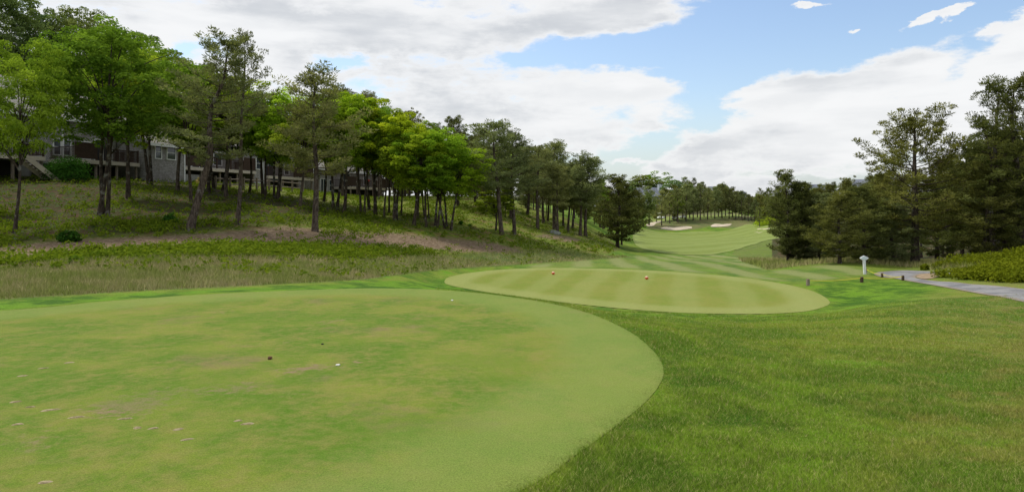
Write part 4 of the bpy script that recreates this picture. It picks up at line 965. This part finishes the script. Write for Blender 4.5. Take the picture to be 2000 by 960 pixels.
# ---- far houses
M_slate = flat('blue_grey_roof', (.15, .165, .20), .8, .12, 1)
M_clap = flat('pale_siding', (.50, .54, .56), .7, .08, 1)
def far_house(u, v, Y, w_, h_, rise, rz, label, d=9, chimney=True, mat=None):
    x = (u - 1000) / F * Y; z = CZ - (v - HOR) / F * Y
    e = empty('far_house', (x, Y, z), rz, label, 'house', 'distant houses beyond the fairway')
    Box().box(-w_/2, w_/2, 0, d, -6, h_).obj('wall', mat or M_clap, e)
    gm_ = Box().prism([(-w_*.5 - .4, h_ - .25), (-w_*.12, h_ + rise), (w_*.26, h_ - .25)], 'y', -1.2, d * .5).obj('roof', M_slate, e)
    Box().prism([(-w_*.5 + .3, h_ - .2), (-w_*.12, h_ + rise - .5), (w_*.26 - .5, h_ - .2)], 'y', -1.25, -1.21).obj('gable_wall', mat or M_clap, e)
    for sx in (-1, 1):
        xa = -w_*.5 - .45 if sx < 0 else w_*.26 + .05
        Box().prism([(xa, h_ - .3), (xa + .0, h_ - .75), (-w_*.12, h_ + rise - .45), (-w_*.12, h_ + rise + .05)], 'y', -1.4, -1.26).obj('barge_board', M_white, gm_)
    Box().prism([(-.8, h_ - .1), (d * .5, h_ + rise + .6), (d + .5, h_ - .1)], 'x', -w_/2 - .5, w_/2 + .5).obj('roof', M_slate, e)
    if chimney: Box().box(w_*.30, w_*.30 + 1.6, 2.2, 3.6, h_, h_ + rise + 2.0).obj('chimney', M_clap, gm_, bevel=.05)
    for i, xx in enumerate(np.arange(-w_/2 + 1.2, w_/2 - 1, 2.4)):
        for zz_ in (h_ - 2.6, h_ - 5.4):
            f_ = Box().box(xx - .1, xx + 1.3, -.08, .02, zz_ - .1, zz_ + 1.6).obj('window', M_white, e)
            Box().box(xx, xx + 1.2, -.11, -.083, zz_, zz_ + 1.5).obj('pane', M_glass, f_)
    return e
e = far_house(1275, 407, 320, 12, 5.6, 3.8, R(8), 'large far house with slate roof, pale gable and chimney seen between the pines')
dk = Box().box(-5.5, 1, -3, -.12, .8, 1.1).obj('balcony', M_white, e)
r_ = Box().box(-5.5, 1, -3.02, -2.92, 1.95, 2.05)
for x in np.arange(-5.4, 1, .45): r_.box(x, x + .12, -3, -2.94, 1.102, 1.948)
r_.obj('balcony_railing', M_white, dk)
for x in (-5.3, -2.3, .8): Box().box(x - .15, x + .15, -2.9, -2.6, -5, .798).obj('balcony_post', M_white, dk)
far_house(1243, 408, 315, 9, 4.2, 3.0, R(-12), 'smaller grey roofed wing house left of the large far house', chimney=False)
far_house(1172, 402, 300, 9, 3.6, 2.6, R(10), 'pale far house gable peeping left of the single full pine', chimney=False)
far_house(1398, 398, 330, 7, 5.0, 3.0, R(-20), 'sliver of a pale far house behind the mound pines', chimney=False)
far_house(1443, 408, 380, 10, 6.2, 3.0, R(5), 'dark roofed far house whose ridge shows above the right of the mound grove', chimney=False)
far_house(1616, 395, 215, 6, 2.6, 2.6, R(20), 'grey hipped far house among the pines above the right wood', chimney=False)
far_house(1706, 388, 190, 7, 3.0, 2.0, R(-15), 'tan roofed far house just left of the big pine top', chimney=False)


# ------------------------------------------------------------------ small plants of the bank
def samp(n, u0, u1, y0, y1, rg):
    u = rg.uniform(u0, u1, n); y = np.exp(rg.uniform(math.log(y0), math.log(y1), n)); x = (u - 1000) / F * y
    z = gz(x, y); return x, y, z
# low leafy ground cover on the bank (uncountable)
rg = np.random.RandomState(77)
x, y, z = samp(34000, -350, 1200, 19, 84, rg)
zb = zone(x, y, z, Z_BANK, 3); zw = zone(x, y, z, Z_WOOD, 14); zd = np.maximum(zone(x, y, z, Z_DIRT, 5), zone(x, y, z, Z_DIRT2, 4)); zf = zone(x, y, z, Z_FESC, 2)
u_, v_ = proj(x, y, z)
band = zone(x, y, z, [(120,508),(170,490),(330,487),(450,479),(620,486),(800,490),(860,500),(700,506),(480,504),(300,504)], 5) + zone(x, y, z, [(600,425),(720,420),(780,455),(700,465),(640,462)], 8)
nzv = vnoise(x, y, .30, 5) + .5 * vnoise(x, y, .9, 6) + .5
prob = zb * (.24 + .75 * np.clip((nzv - .42) * 3.0, 0, 1)) * (1 - .95 * zd) * (1 - .25 * zw) + band * .65 * np.clip((vnoise(x, y, .6, 9) + vnoise(x, y, 1.7, 11) * .7 + .42) * 1.6, 0.05, 1) + zf * .04
k = rg.uniform(size=len(x)) < prob
cx_, cy_, cz_ = x[k], y[k], z[k]; sc_ = (.5 + .9 * rg.uniform(size=k.sum())) 
G = Geo(); cen = np.column_stack([cx_, cy_, cz_ + .07 * sc_]); leaves(G, rg, cen, .26 * sc_, 13, .14, .8, .5)
o = big_mesh('undergrowth', np.concatenate(G.v), np.concatenate(G.f), M_under, {'rnd': np.concatenate(G.r)})
tag(o, 'low leafy ground cover and ferns over the bank under the trees', kind='stuff')
# litter of dead leaves, twigs on the bare soil
x, y, z = samp(30000, -350, 1160, 19, 70, rg)
zd = 1.3 * zone(x, y, z, Z_DIRT, 6) + .15 * zone(x, y, z, Z_WOOD, 8) + .15 * zone(x, y, z, Z_BANK, 8)
k = rg.uniform(size=len(x)) < zd * .5; n = k.sum()
a = rdir(rg, n); a[:, 2] *= .15; a = unit(a); b = unit(np.cross(a, (0, 0, 1)))
v, f, q = cards(np.column_stack([x[k], y[k], z[k] + .03]), a, b, rg.uniform(.06, .35, n), rg.uniform(.02, .05, n), rg.uniform(0, 1, n))
M_lit = leaf_material('dead_leaves', (.12, .075, .045), (.38, .30, .22), .1, objvar=0)
tag(big_mesh('leaf_litter', v, f, M_lit, {'rnd': q}), 'dead leaves and twigs scattered over the bare soil of the bank', kind='stuff')

def blades(x, y, z, h, w, rg, lean=.35):
    n = len(x); base = np.column_stack([x, y, z - .01]); an = rg.uniform(0, 6.283, n)
    sd = np.column_stack([np.cos(an), np.sin(an), np.zeros(n)]) * (w / 2)[:, None]
    tp = base + np.column_stack([rg.normal(size=n) * lean * h, rg.normal(size=n) * lean * h, h])
    v = np.empty((n, 3, 3)); v[:, 0] = base - sd; v[:, 1] = base + sd; v[:, 2] = tp
    r = rg.uniform(0, 1, n)
    return v.reshape(-1, 3), np.arange(n * 3).reshape(n, 3), np.repeat(r, 3)
# tall fescue
X, Yv, Zv = samp(330000, -350, 1240, 12, 75, rg)
zf = zone(X, Yv, Zv, Z_FESC, 1.5); k = (zf > rg.uniform(size=len(X))) & (poly_sd(TEE1, X, Yv) < -.9)
X, Yv, Zv = X[k], Yv[k], Zv[k]
hh = (.05 + .15 * rg.uniform(size=len(X)) * (.5 + np.clip(vnoise(X, Yv, .4, 3) + .5, 0, 1))) * np.clip((Yv - 8) / 9, .35, 1)
v1, f1, r1 = blades(X, Yv, Zv, hh, .008 + Yv * .0006, rg)
X, Yv, Zv = samp(110000, 1430, 2100, 24, 62, rg)
zf = zone(X, Yv, Zv, Z_RF, 2) * (poly_sd(PATH, X, Yv) < -.3) * (zone(X, Yv, Zv, [(1690,527),(1720,521),(1800,523),(1830,530),(1750,532)], 2) < .5); k = zf * .5 * (.5 + np.clip(vnoise(X, Yv, .3, 2) * 2 + .5, 0, 1)) > rg.uniform(size=len(X))
X, Yv, Zv = X[k], Yv[k], Zv[k]; v2, f2, r2 = blades(X, Yv, Zv, .12 + .24 * rg.uniform(size=len(X)), .008 + Yv * .0006, rg)
v = np.concatenate([v1, v2]); f = np.concatenate([f1, f2 + len(v1)]); r = np.concatenate([r1, r2])
tag(big_mesh('tall_grass', v, f, M_tall, {'rnd': r}), 'unmown tall fescue grass along the foot of the bank and the right mound', kind='stuff')

# grass blades of the near rough take the colour of the rough
m, N = material('rough_grass_blades'); p, rc, fine, a, b, c = rough_color(N)
rc = N.mix(N.m('MULTIPLY', N.attr('rnd'), .5), rc, (.22, .25, .08)); rc = N.mix(N.rng(N.attr('rnd'), .84, .9), rc, (.30, .28, .13)); rc = N.mix(N.rng(N.noise(p, 28, 2, .6), .35, .65, .45, 0), rc, (.045, .085, .008)); rc = N.mulc(rc, (1.68, 1.62, 1.35))
up = N.n('ShaderNodeVectorMath', operation='NORMALIZE'); upm = N.n('ShaderNodeVectorMath', operation='ADD'); upm.inputs[1].default_value = (0, 0, 1.2); N.L.new(N.n('ShaderNodeNewGeometry').outputs['Normal'], upm.inputs[0]); N.L.new(upm.outputs[0], up.inputs[0])
df = N.n('ShaderNodeBsdfDiffuse'); N.put(df.inputs[0], rc); N.L.new(up.outputs[0], df.inputs['Normal']); tr = N.n('ShaderNodeBsdfTranslucent'); N.put(tr.inputs[0], rc)
mx = N.n('ShaderNodeMixShader'); mx.inputs[0].default_value = .35; N.L.new(df.outputs[0], mx.inputs[1]); N.L.new(tr.outputs[0], mx.inputs[2])
o_ = N.n('ShaderNodeOutputMaterial'); N.L.new(mx.outputs[0], o_.inputs[0]); M_blade = m
n = 1000000
u = rg.uniform(850, 2250, n); yv = np.exp(rg.uniform(math.log(2.6), math.log(19), n)); xv = (u - 1000) / F * yv
k = poly_sd(TEE1[::2], xv, yv) < -.02 + .03 * rg.uniform(size=n); k &= poly_sd(TEE2[::3], xv, yv) < -.05; k &= rg.uniform(size=n) < np.clip(1.2 - yv / 22, .25, 1); xv, yv = xv[k], yv[k]
zv = gz(xv, yv); tuft = np.clip(vnoise(xv, yv, 5, 4) + .7 * vnoise(xv, yv, 1.3, 12) + .5, 0, 1.6)
v, f, r = blades(xv, yv, zv, (.018 + .035 * rg.uniform(size=len(xv)) * (.4 + tuft)), .0028 + yv * .0006, rg, .6)
lu = np.maximum(zone(xv, yv, zv, [(1570,556),(1680,552),(1770,549),(1850,562),(1800,580),(1700,600),(1560,616),(1350,622),(1330,612),(1450,616),(1560,612),(1630,590)], 14), zone(xv, yv, zv, LUSH2, 60) * .75)
tag(big_mesh('rough_grass', v, f, M_blade, {'rnd': r, 'lush': np.repeat(lu, 3)}), 'short dense grass of the rough to the right of the near tee', kind='stuff')

# short mown blades of the near tee
n = 900000
u = rg.uniform(-250, 1320, n); yv = np.exp(rg.uniform(math.log(2.6), math.log(12.5), n)); xv = (u - 1000) / F * yv
ed_ = poly_sd(TEE1[::2], xv, yv); k = (ed_ > 0) & (rg.uniform(size=n) < np.clip(1.25 - yv / 13, .1, 1)); xv, yv, ed_ = xv[k], yv[k], ed_[k]
v, f, r = blades(xv, yv, np.full(len(xv), .012), .006 + .008 * rg.uniform(size=len(xv)), .0026 + yv * .0005, rg, .8)
tag(big_mesh('mown_tee_grass', v, f, M_tee1b, {'rnd': r, 'edge': np.repeat(ed_, 3), 'worn': np.repeat(worn(xv, yv), 3)}), 'closely mown grass blades of the near tee', kind='stuff')

# yellow green shrub thicket on the right
X, Yv, Zv = samp(5200, 1800, 2250, 22, 36, rg)
k = zone(X, Yv, Zv, [(1822,543),(1818,527),(1850,519),(1900,512),(2250,506),(2250,588),(2000,556),(1900,549)], 3) > .5
k &= poly_sd(PATH, X, Yv) < -.7
X, Yv, Zv = X[k][:2600], Yv[k][:2600], Zv[k][:2600]
hs = .15 + .85 * sstep(.5, 4.0, -poly_sd(PATH, X, Yv)) * (.75 + .4 * vnoise(X, Yv, .8, 8))
G = Geo(); cen = []; cr = []
for t in (.35, .9): cen.append(np.column_stack([X, Yv, Zv + hs * t * .8])); cr.append(.22 + .1 * rg.uniform(size=len(X)))
leaves(G, rg, np.concatenate(cen), np.concatenate(cr), 22, .10, .9, .6)
tag(big_mesh('shrub_thicket', np.concatenate(G.v), np.concatenate(G.f), M_shrub, {'rnd': np.concatenate(G.r)}), 'dense yellow green shrub thicket beside the cart path under the pines', kind='stuff')

# bright brush on the slope right of the mound grove
X, Yv, Zv = samp(900, 1480, 1560, 165, 280, rg)
G = Geo(); leaves(G, rg, np.column_stack([X, Yv, Zv + .4]), .7 + .8 * rg.uniform(size=len(X)), 26, .4, .7, .6)
tag(big_mesh('hillside_brush', np.concatenate(G.v), np.concatenate(G.f), M_oak, {'rnd': np.concatenate(G.r)}), 'green brush covering the slope right of the mound grove', kind='stuff')

# single shrubs
def bush(u, v, w_, h_, mat, name, label, cat='shrub', y0=15, nl=26, ncl=60, L=.12, group=None, kind='leaf'):
    p_ = hit(u, v, y0); wid = w_ / F * p_[1]; hei = h_ / F * p_[1]; rgb = np.random.RandomState(int(u))
    d_ = rdir(rgb, ncl); d_[:, 2] = np.abs(d_[:, 2]); c_ = d_ * np.array((wid / 2, wid / 2, hei)) * rgb.uniform(.45, .9, (ncl, 1))
    G = Geo(); T = Geo(); rad = np.full(ncl, min(wid, hei * 1.6) * .17 + .03)
    if kind == 'leaf': leaves(G, rgb, c_, rad, nl, L, .7, .6)
    else: needles(G, rgb, c_, rad, nl, L * 1.6, L * .3, .7, .5)
    for j in range(7): T.tube([(0, 0, -.1), c_[j] * .5, c_[j]], [.03, .02, .01], 4)
    e = empty(name, (p_[0], p_[1], gz1(p_[0], p_[1])), 0, label, cat, group)
    o = bpy.data.objects.new('foliage', G.mesh('foliage', mat, rnd=True)); col.objects.link(o); o.parent = e
    o = bpy.data.objects.new('stems', T.mesh('stems', M_barkd)); col.objects.link(o); o.parent = e
bush(132, 352, 95, 48, M_jun, 'juniper_bush', 'wide spreading green juniper between the stairs and the first deck', y0=44, ncl=150, nl=40, L=.13)
bush(333, 435, 27, 20, M_jun, 'round_shrub', 'small round dark green bush on the bank left of the crooked pine', ncl=40)
bush(243, 447, 20, 14, M_under, 'low_shrub', 'small dark bush left of the round one on the bank', ncl=30)
bush(135, 472, 42, 22, M_jun, 'low_shrub', 'broad low bush at the bare soil right of the left edge oak', ncl=50)
bush(395, 362, 22, 16, M_fesc, 'ornamental_grass', 'pale tuft of ornamental grass at the end of the rail fence', 'grass tuft', y0=40, kind='n', L=.3, ncl=30)
bush(419, 433, 17, 9, M_under, 'low_shrub', 'tiny bush on the slope between the crooked and the tall thin pine', ncl=24)
bush(668, 374, 26, 10, M_jun, 'juniper_bush', 'low dark juniper by the white framed door', y0=60, ncl=50)
bush(695, 378, 30, 14, M_jun, 'juniper_bush', 'larger juniper below the far deck', y0=60, ncl=60)
bush(648, 368, 20, 14, M_oakd, 'pale_shrub', 'pale grey green shrub left of the white framed door', y0=60, ncl=40)
bush(899, 438, 9, 8, M_jun, 'round_shrub', 'small round bush alone on the open grassy bank', y0=30, ncl=24)
bush(917, 441, 6, 4, M_jun, 'round_shrub', 'tiny bush right of the small round one on the open bank', y0=30, ncl=16)
bush(150, 515, 24, 16, M_under, 'low_shrub', 'bright green shrub among tall grass, leftmost of the row at the bank foot', y0=14, ncl=30)
bush(182, 497, 34, 20, M_under, 'low_shrub', 'brightest green bush at the left end of the leafy band', y0=14, ncl=50)
bush(1806, 527, 14, 14, M_shrub, 'low_shrub', 'small yellowish bush at the bend of the cart path', y0=30, ncl=30)
bush(1718, 530, 1, 1, M_shrub, 'low_shrub', 'tiny weed at the tip of the cart path', y0=25, ncl=8, L=.05) if False else None

# ---- boulder and stones
def rock(u, v, w_, h_, label, y0, seed, mat):
    import bmesh
    p_ = hit(u, v, y0); s = w_ / F * p_[1] / 2; b = bmesh.new(); bmesh.ops.create_icosphere(b, subdivisions=4, radius=1)
    rgb = np.random.RandomState(seed); o_ = rgb.uniform(0, 50, 3)
    from mathutils import noise as mn
    for vtx in b.verts:
        q = vtx.co.copy(); dn = mn.noise(q * 1.3 + Vector(o_)) * .35 + mn.noise(q * 3.5 + Vector(o_)) * .12
        vtx.co = q * (1 + dn); vtx.co.x *= s; vtx.co.y *= s * .8; vtx.co.z = max(vtx.co.z, -.5) * h_ / F * p_[1]
    me = bpy.data.meshes.new('boulder'); b.to_mesh(me); b.free(); me.materials.append(mat)
    for pl in me.polygons: pl.use_smooth = True
    o = bpy.data.objects.new('boulder', me); col.objects.link(o); o.location = p_
    tag(o, label, 'rock')
m, N = material('lichen_rock'); p = N.n('ShaderNodeTexCoord').outputs['Object']
cc = N.mix(N.rng(N.noise(p, 3, 5, .65), .4, .6), (.12, .125, .105), (.23, .25, .21)); finish(N, cc, .95, N.noise(p, 6, 5), .05, .8, .1); M_rock = m
rock(1082, 456, 24, 6.5, 'flat lichen grey boulder in the grass among the bank pines', 45, 3, M_rock)
rock(24, 468, 16, 5, 'small pale stone at the lower left edge of the bank', 20, 4, M_rock)
rock(170, 443, 5, 3, 'tiny pale stone on the shaded bank', 20, 5, M_rock)

# ---- white yardage sign
q = hit(1689, 535, 22); sc = q[1] / F
e = empty('yardage_sign', (q[0], q[1], q[2]), R(-8), 'white post with a small lens shaped plaque on top beside the cart path', 'sign')
e.rotation_euler[1] = R(-2.5)
M_wp = flat('white_painted_post', (.74, .76, .76), .5, .05); M_plq = flat('pale_blue_plaque', (.62, .70, .76), .45, .04)
pw = 2.2 * sc
Box().box(-pw, pw, -pw, pw, -.15, 27 * sc).obj('post', M_wp, e, bevel=.008)
lens = [(-8 * sc, 31.5 * sc), (-5 * sc, 34 * sc), (-1.5 * sc, 35.5 * sc), (0, 36.3 * sc), (1.5 * sc, 35.5 * sc), (5 * sc, 34 * sc), (8 * sc, 31.5 * sc), (6.5 * sc, 29.3 * sc), (3 * sc, 27.6 * sc), (-3 * sc, 27.6 * sc), (-6.5 * sc, 29.3 * sc)]
pl = Box().prism(lens, 'y', -pw * .9, pw * .6).obj('plaque', M_wp, e, bevel=.004)
Box().prism([(x * .72, 31.7 * sc + (z - 31.7 * sc) * .62) for x, z in lens], 'y', -pw * .9 - .006, -pw * .9 - .002).obj('plaque_face', M_plq, pl)

# ---- stakes and yellow ropes
M_st = flat('dark_stake_wood', (.085, .055, .035), .85, .3, 8); M_st2 = flat('grey_stake_wood', (.27, .22, .17), .85, .2, 8); M_cap = flat('stake_top_wood', (.25, .17, .11), .8, .2, 8)
tops = []
for (u, v, h_, w_, mt_, lb) in [(1578, 557, 12, 7, M_st2, 'grey weathered rope stake nearest the lower tee'), (1683, 551, 10.5, 6.5, M_st, 'dark brown rope stake in front of the white sign'),
                         (1723, 541.5, 8, 4.6, M_st, 'short brown rope stake at the edge of the asphalt tip'), (1763.5, 547.5, 9.5, 5.5, M_st, 'brown rope stake at the inner edge of the cart path'),
                         (1692, 533, 9, 3.2, M_st2, 'thin grey rope stake at the foot of the white sign')]:
    q = hit(u, v, 22); s = q[1] / F; e = empty('rope_stake', q, random.uniform(0, 1), lb, 'stake', 'wooden stakes holding the yellow rope')
    r_ = w_ * s / 2; n8 = [(r_ * math.cos(t), r_ * math.sin(t)) for t in np.linspace(0, 6.283, 11)[:-1]]
    Box().prism(n8, 'z', -.12, h_ * s - .012).obj('stake_body', mt_, e, bevel=.004)
    Box().prism([(a * .86, b * .86) for a, b in n8], 'z', h_ * s - .01, h_ * s + .012).obj('stake_top', M_cap, e, bevel=.004)
    tops.append(np.array((q[0], q[1], q[2] + h_ * s * .80)))
M_rope = flat('yellow_rope', (.62, .52, .05), .6, .1)
def rope(pts_, label):
    G = Geo(); P_ = []
    for a, b in zip(pts_[:-1], pts_[1:]):
        for t in np.linspace(0, 1, 9)[:-1]:
            p_ = a * (1 - t) + b * t; p_ = p_ - np.array((0, 0, .05 * math.sin(t * math.pi))); p_[2] = max(p_[2], gz1(p_[0], p_[1]) + .02); P_.append(p_)
    P_.append(pts_[-1]); G.tube(P_, [.011] * len(P_), 5)
    o = bpy.data.objects.new('rope', G.mesh('rope', M_rope)); col.objects.link(o); tag(o, label, 'rope')
rope([tops[0], tops[1], tops[3]], 'taut yellow rope strung low from the tee side stake to the path stake')
rope([tops[4], tops[2] + np.array((0, 0, .0)), tops[3]], 'shorter yellow rope running from the sign foot beside the asphalt')

# ---- tee markers
M_or = flat('orange_red_paint', (.62, .12, .04), .35, .08); M_pk = flat('lit_orange_top', (.80, .50, .36), .4, .05)  # paler top colour stands for light caught from above
for u, v, lb in ((1080.5, 536.5, 'orange red tee marker on the left of the lower tee'), (1263, 546, 'orange red tee marker on the right of the lower tee')):
    Yt = 3.0 * F / (v - HOR); x = (u - 1000) / F * Yt; e = empty('tee_marker', (x, Yt, -1.3 + .014), .4, lb, 'tee marker', 'pair of orange tee markers on the lower tee')
    def ring(pr_, name, mat, par):
        V_ = []; F_ = []; k = 14
        for r_, z_ in pr_:
            for t in range(k): V_.append((r_ * math.cos(t * 2 * math.pi / k), r_ * math.sin(t * 2 * math.pi / k), z_))
        for i in range(len(pr_) - 1):
            for t in range(k): F_.append([i * k + t, i * k + (t + 1) % k, (i + 1) * k + (t + 1) % k, (i + 1) * k + t])
        F_.append(list(range(k))[::-1]); F_.append([(len(pr_) - 1) * k + t for t in range(k)])
        b = Box(); b.v = V_; b.f = F_; return b.obj(name, mat, par, smooth=True)
    body = ring([(.03, -.03), (.035, .015), (.065, .03), (.075, .06), (.07, .085)], 'marker_body', M_or, e)
    ring([(.068, .0855), (.055, .112), (.03, .128), (.008, .133)], 'marker_lit_top', M_pk, e)

# ---- golf carts under the far pines
def cart(u, v, label, rz):
    q = hit(u, v, 150); e = empty('golf_cart', q, rz, label, 'golf cart', 'golf carts parked under the far pines')
    M_cb = flat('cart_white', (.75, .75, .72), .4, .04); M_tyre = M_dark
    Box().prism([(-1.2, .35), (1.15, .35), (1.2, .75), (.75, .95), (.45, .5), (-.3, .5), (-.35, .85), (-1.15, .9)], 'y', -.6, .6).obj('body', M_cb, e, bevel=.03)
    Box().prism([(-.75, .86), (-.1, .86), (-.1, .98), (-.6, 1.0), (-.72, 1.4), (-.85, 1.4)], 'y', -.55, .55).obj('seat', M_cream, e, bevel=.02)
    Box().box(-1.0, .8, -.62, .62, 1.85, 1.93).obj('canopy', M_cb, e, bevel=.03)
    for x, y in ((-.9, -.55), (-.9, .55), (.7, -.55), (.7, .55)): Box().box(x - .025, x + .025, y - .025, y + .025, .8, 1.848).obj('canopy_post', M_dark, e)
    for x, y in ((-.8, -.62), (-.8, .5), (.8, -.62), (.8, .5)): Box().prism([(x + .24 * math.cos(t), .24 + .24 * math.sin(t)) for t in np.linspace(0, 6.283, 13)[:-1]], 'y', y, y + .12).obj('wheel', M_tyre, e)
cart(1292, 428, 'white golf cart left of the far group of three', .3); cart(1317, 429, 'white golf cart in the middle of the far group', 1.2); cart(1331, 427, 'white golf cart right of the far group of three', 2.2)

# ---- marks on the near tee
m, N = material('divot_sand'); p = N.pos(); cc = N.mix(N.rng(N.noise(p, 30, 4, .7), .4, .6), (.20, .165, .085), (.34, .28, .17)); finish(N, cc, .95, N.noise(p, 60, 3), .01, .6, .1); M_div = m
DV = [(30,787,22,5,'leftmost upper sandy divot of the near tee'),(98,803,34,6,'long pale divot at the left of the cluster'),(150,817,30,6,'pale divot left of the large worn brown patch'),(245,820,30,4,'thin divot at the lower edge of the worn brown patch'),
      (268,838,18,7,'small tilted divot below the worn brown patch'),(300,839,26,4,'thin straw coloured divot right of the small tilted one'),(348,841,22,6,'greyish divot right of the thin straw coloured one'),(365,861,26,5,'grey green lowest divot of the middle cluster'),
      (465,824,16,6,'upper one of the pair of bright divots'),(484,830,26,7,'lower one of the pair of bright divots'),(88,945,30,9,'large pale divot in the bottom left corner'),(35,831,26,5,'dull divot near the left edge below the long pale one'),
      (44,736,22,3,'faint thin divot high near the left edge'),(84,721,20,3,'faint thin divot, second high one from the left edge'),(135,710,18,3,'faint divot highest and rightmost of the thin ones'),(60,797,18,3,'faint thin divot between the leftmost and the long pale one')]
for i, (u, v, wp, hp, lb) in enumerate(DV):
    rgb = np.random.RandomState(i + 5); Yt = CZ * F / (v - HOR); x = (u - 1000) / F * Yt; rx = wp / F * Yt / 2; ry = max(hp * Yt * Yt / (F * CZ) / 2 * .6, .012) ; k = 16
    ang_ = .32; V_ = [(0, 0, .004)]; 
    for j in range(2 * k):
        t = j % k * 2 * math.pi / k; q = .62 if j < k else 1.0; r_ = 1 + .16 * math.sin(2 * t + i) + .10 * math.sin(3 * t + 2 * i)
        V_.append((rx * q * r_ * math.cos(t), ry * q * r_ * math.sin(t), .003 if j < k else -.006))
    F_ = [[0, 1 + j, 1 + (j + 1) % k] for j in range(k)] + [[1 + j, 1 + k + j, 1 + k + (j + 1) % k, 1 + (j + 1) % k] for j in range(k)]
    b = Box(); b.v = V_; b.f = F_; o = b.obj('divot', M_div, None, (x, Yt, .016), smooth=True); o.rotation_euler[2] = .42
    tag(o, lb, 'divot', 'sand filled divots on the near tee')
def lump(name, u, v, r_, mat, label, cat, sq=.8):
    import bmesh
    from mathutils import noise as mn
    Yt = CZ * F / (v - HOR); x = (u - 1000) / F * Yt; b = bmesh.new(); bmesh.ops.create_icosphere(b, subdivisions=3, radius=r_)
    for vt in b.verts: vt.co *= 1 + .5 * mn.noise(vt.co * (1.6 / r_) + Vector((u, v, 0))); vt.co.z *= sq
    me = bpy.data.meshes.new(name); b.to_mesh(me); b.free(); me.materials.append(mat)
    for pl in me.polygons: pl.use_smooth = True
    o = bpy.data.objects.new(name, me); col.objects.link(o); o.location = (x, Yt, .012 + r_ * sq * .7); tag(o, label, cat)
lump('turf_clod', 527, 703, .022, flat('brown_clod', (.10, .05, .025), .9, .3, 40), 'small dark brown clod lying on the near tee', 'clod')
lump('paper_scrap', 660, 715, .024, flat('white_scrap', (.62, .60, .54), .8, .1, 20), 'small whitish scrap lying on the near tee', 'litter', .35)
lump('broken_tee', 883, 588, .02, M_white, 'tiny white broken tee on the far part of the near tee', 'golf tee', .5)
lump('pebble', 630, 674, .014, M_dark, 'tiny dark pebble beyond the brown clod', 'pebble', .6)
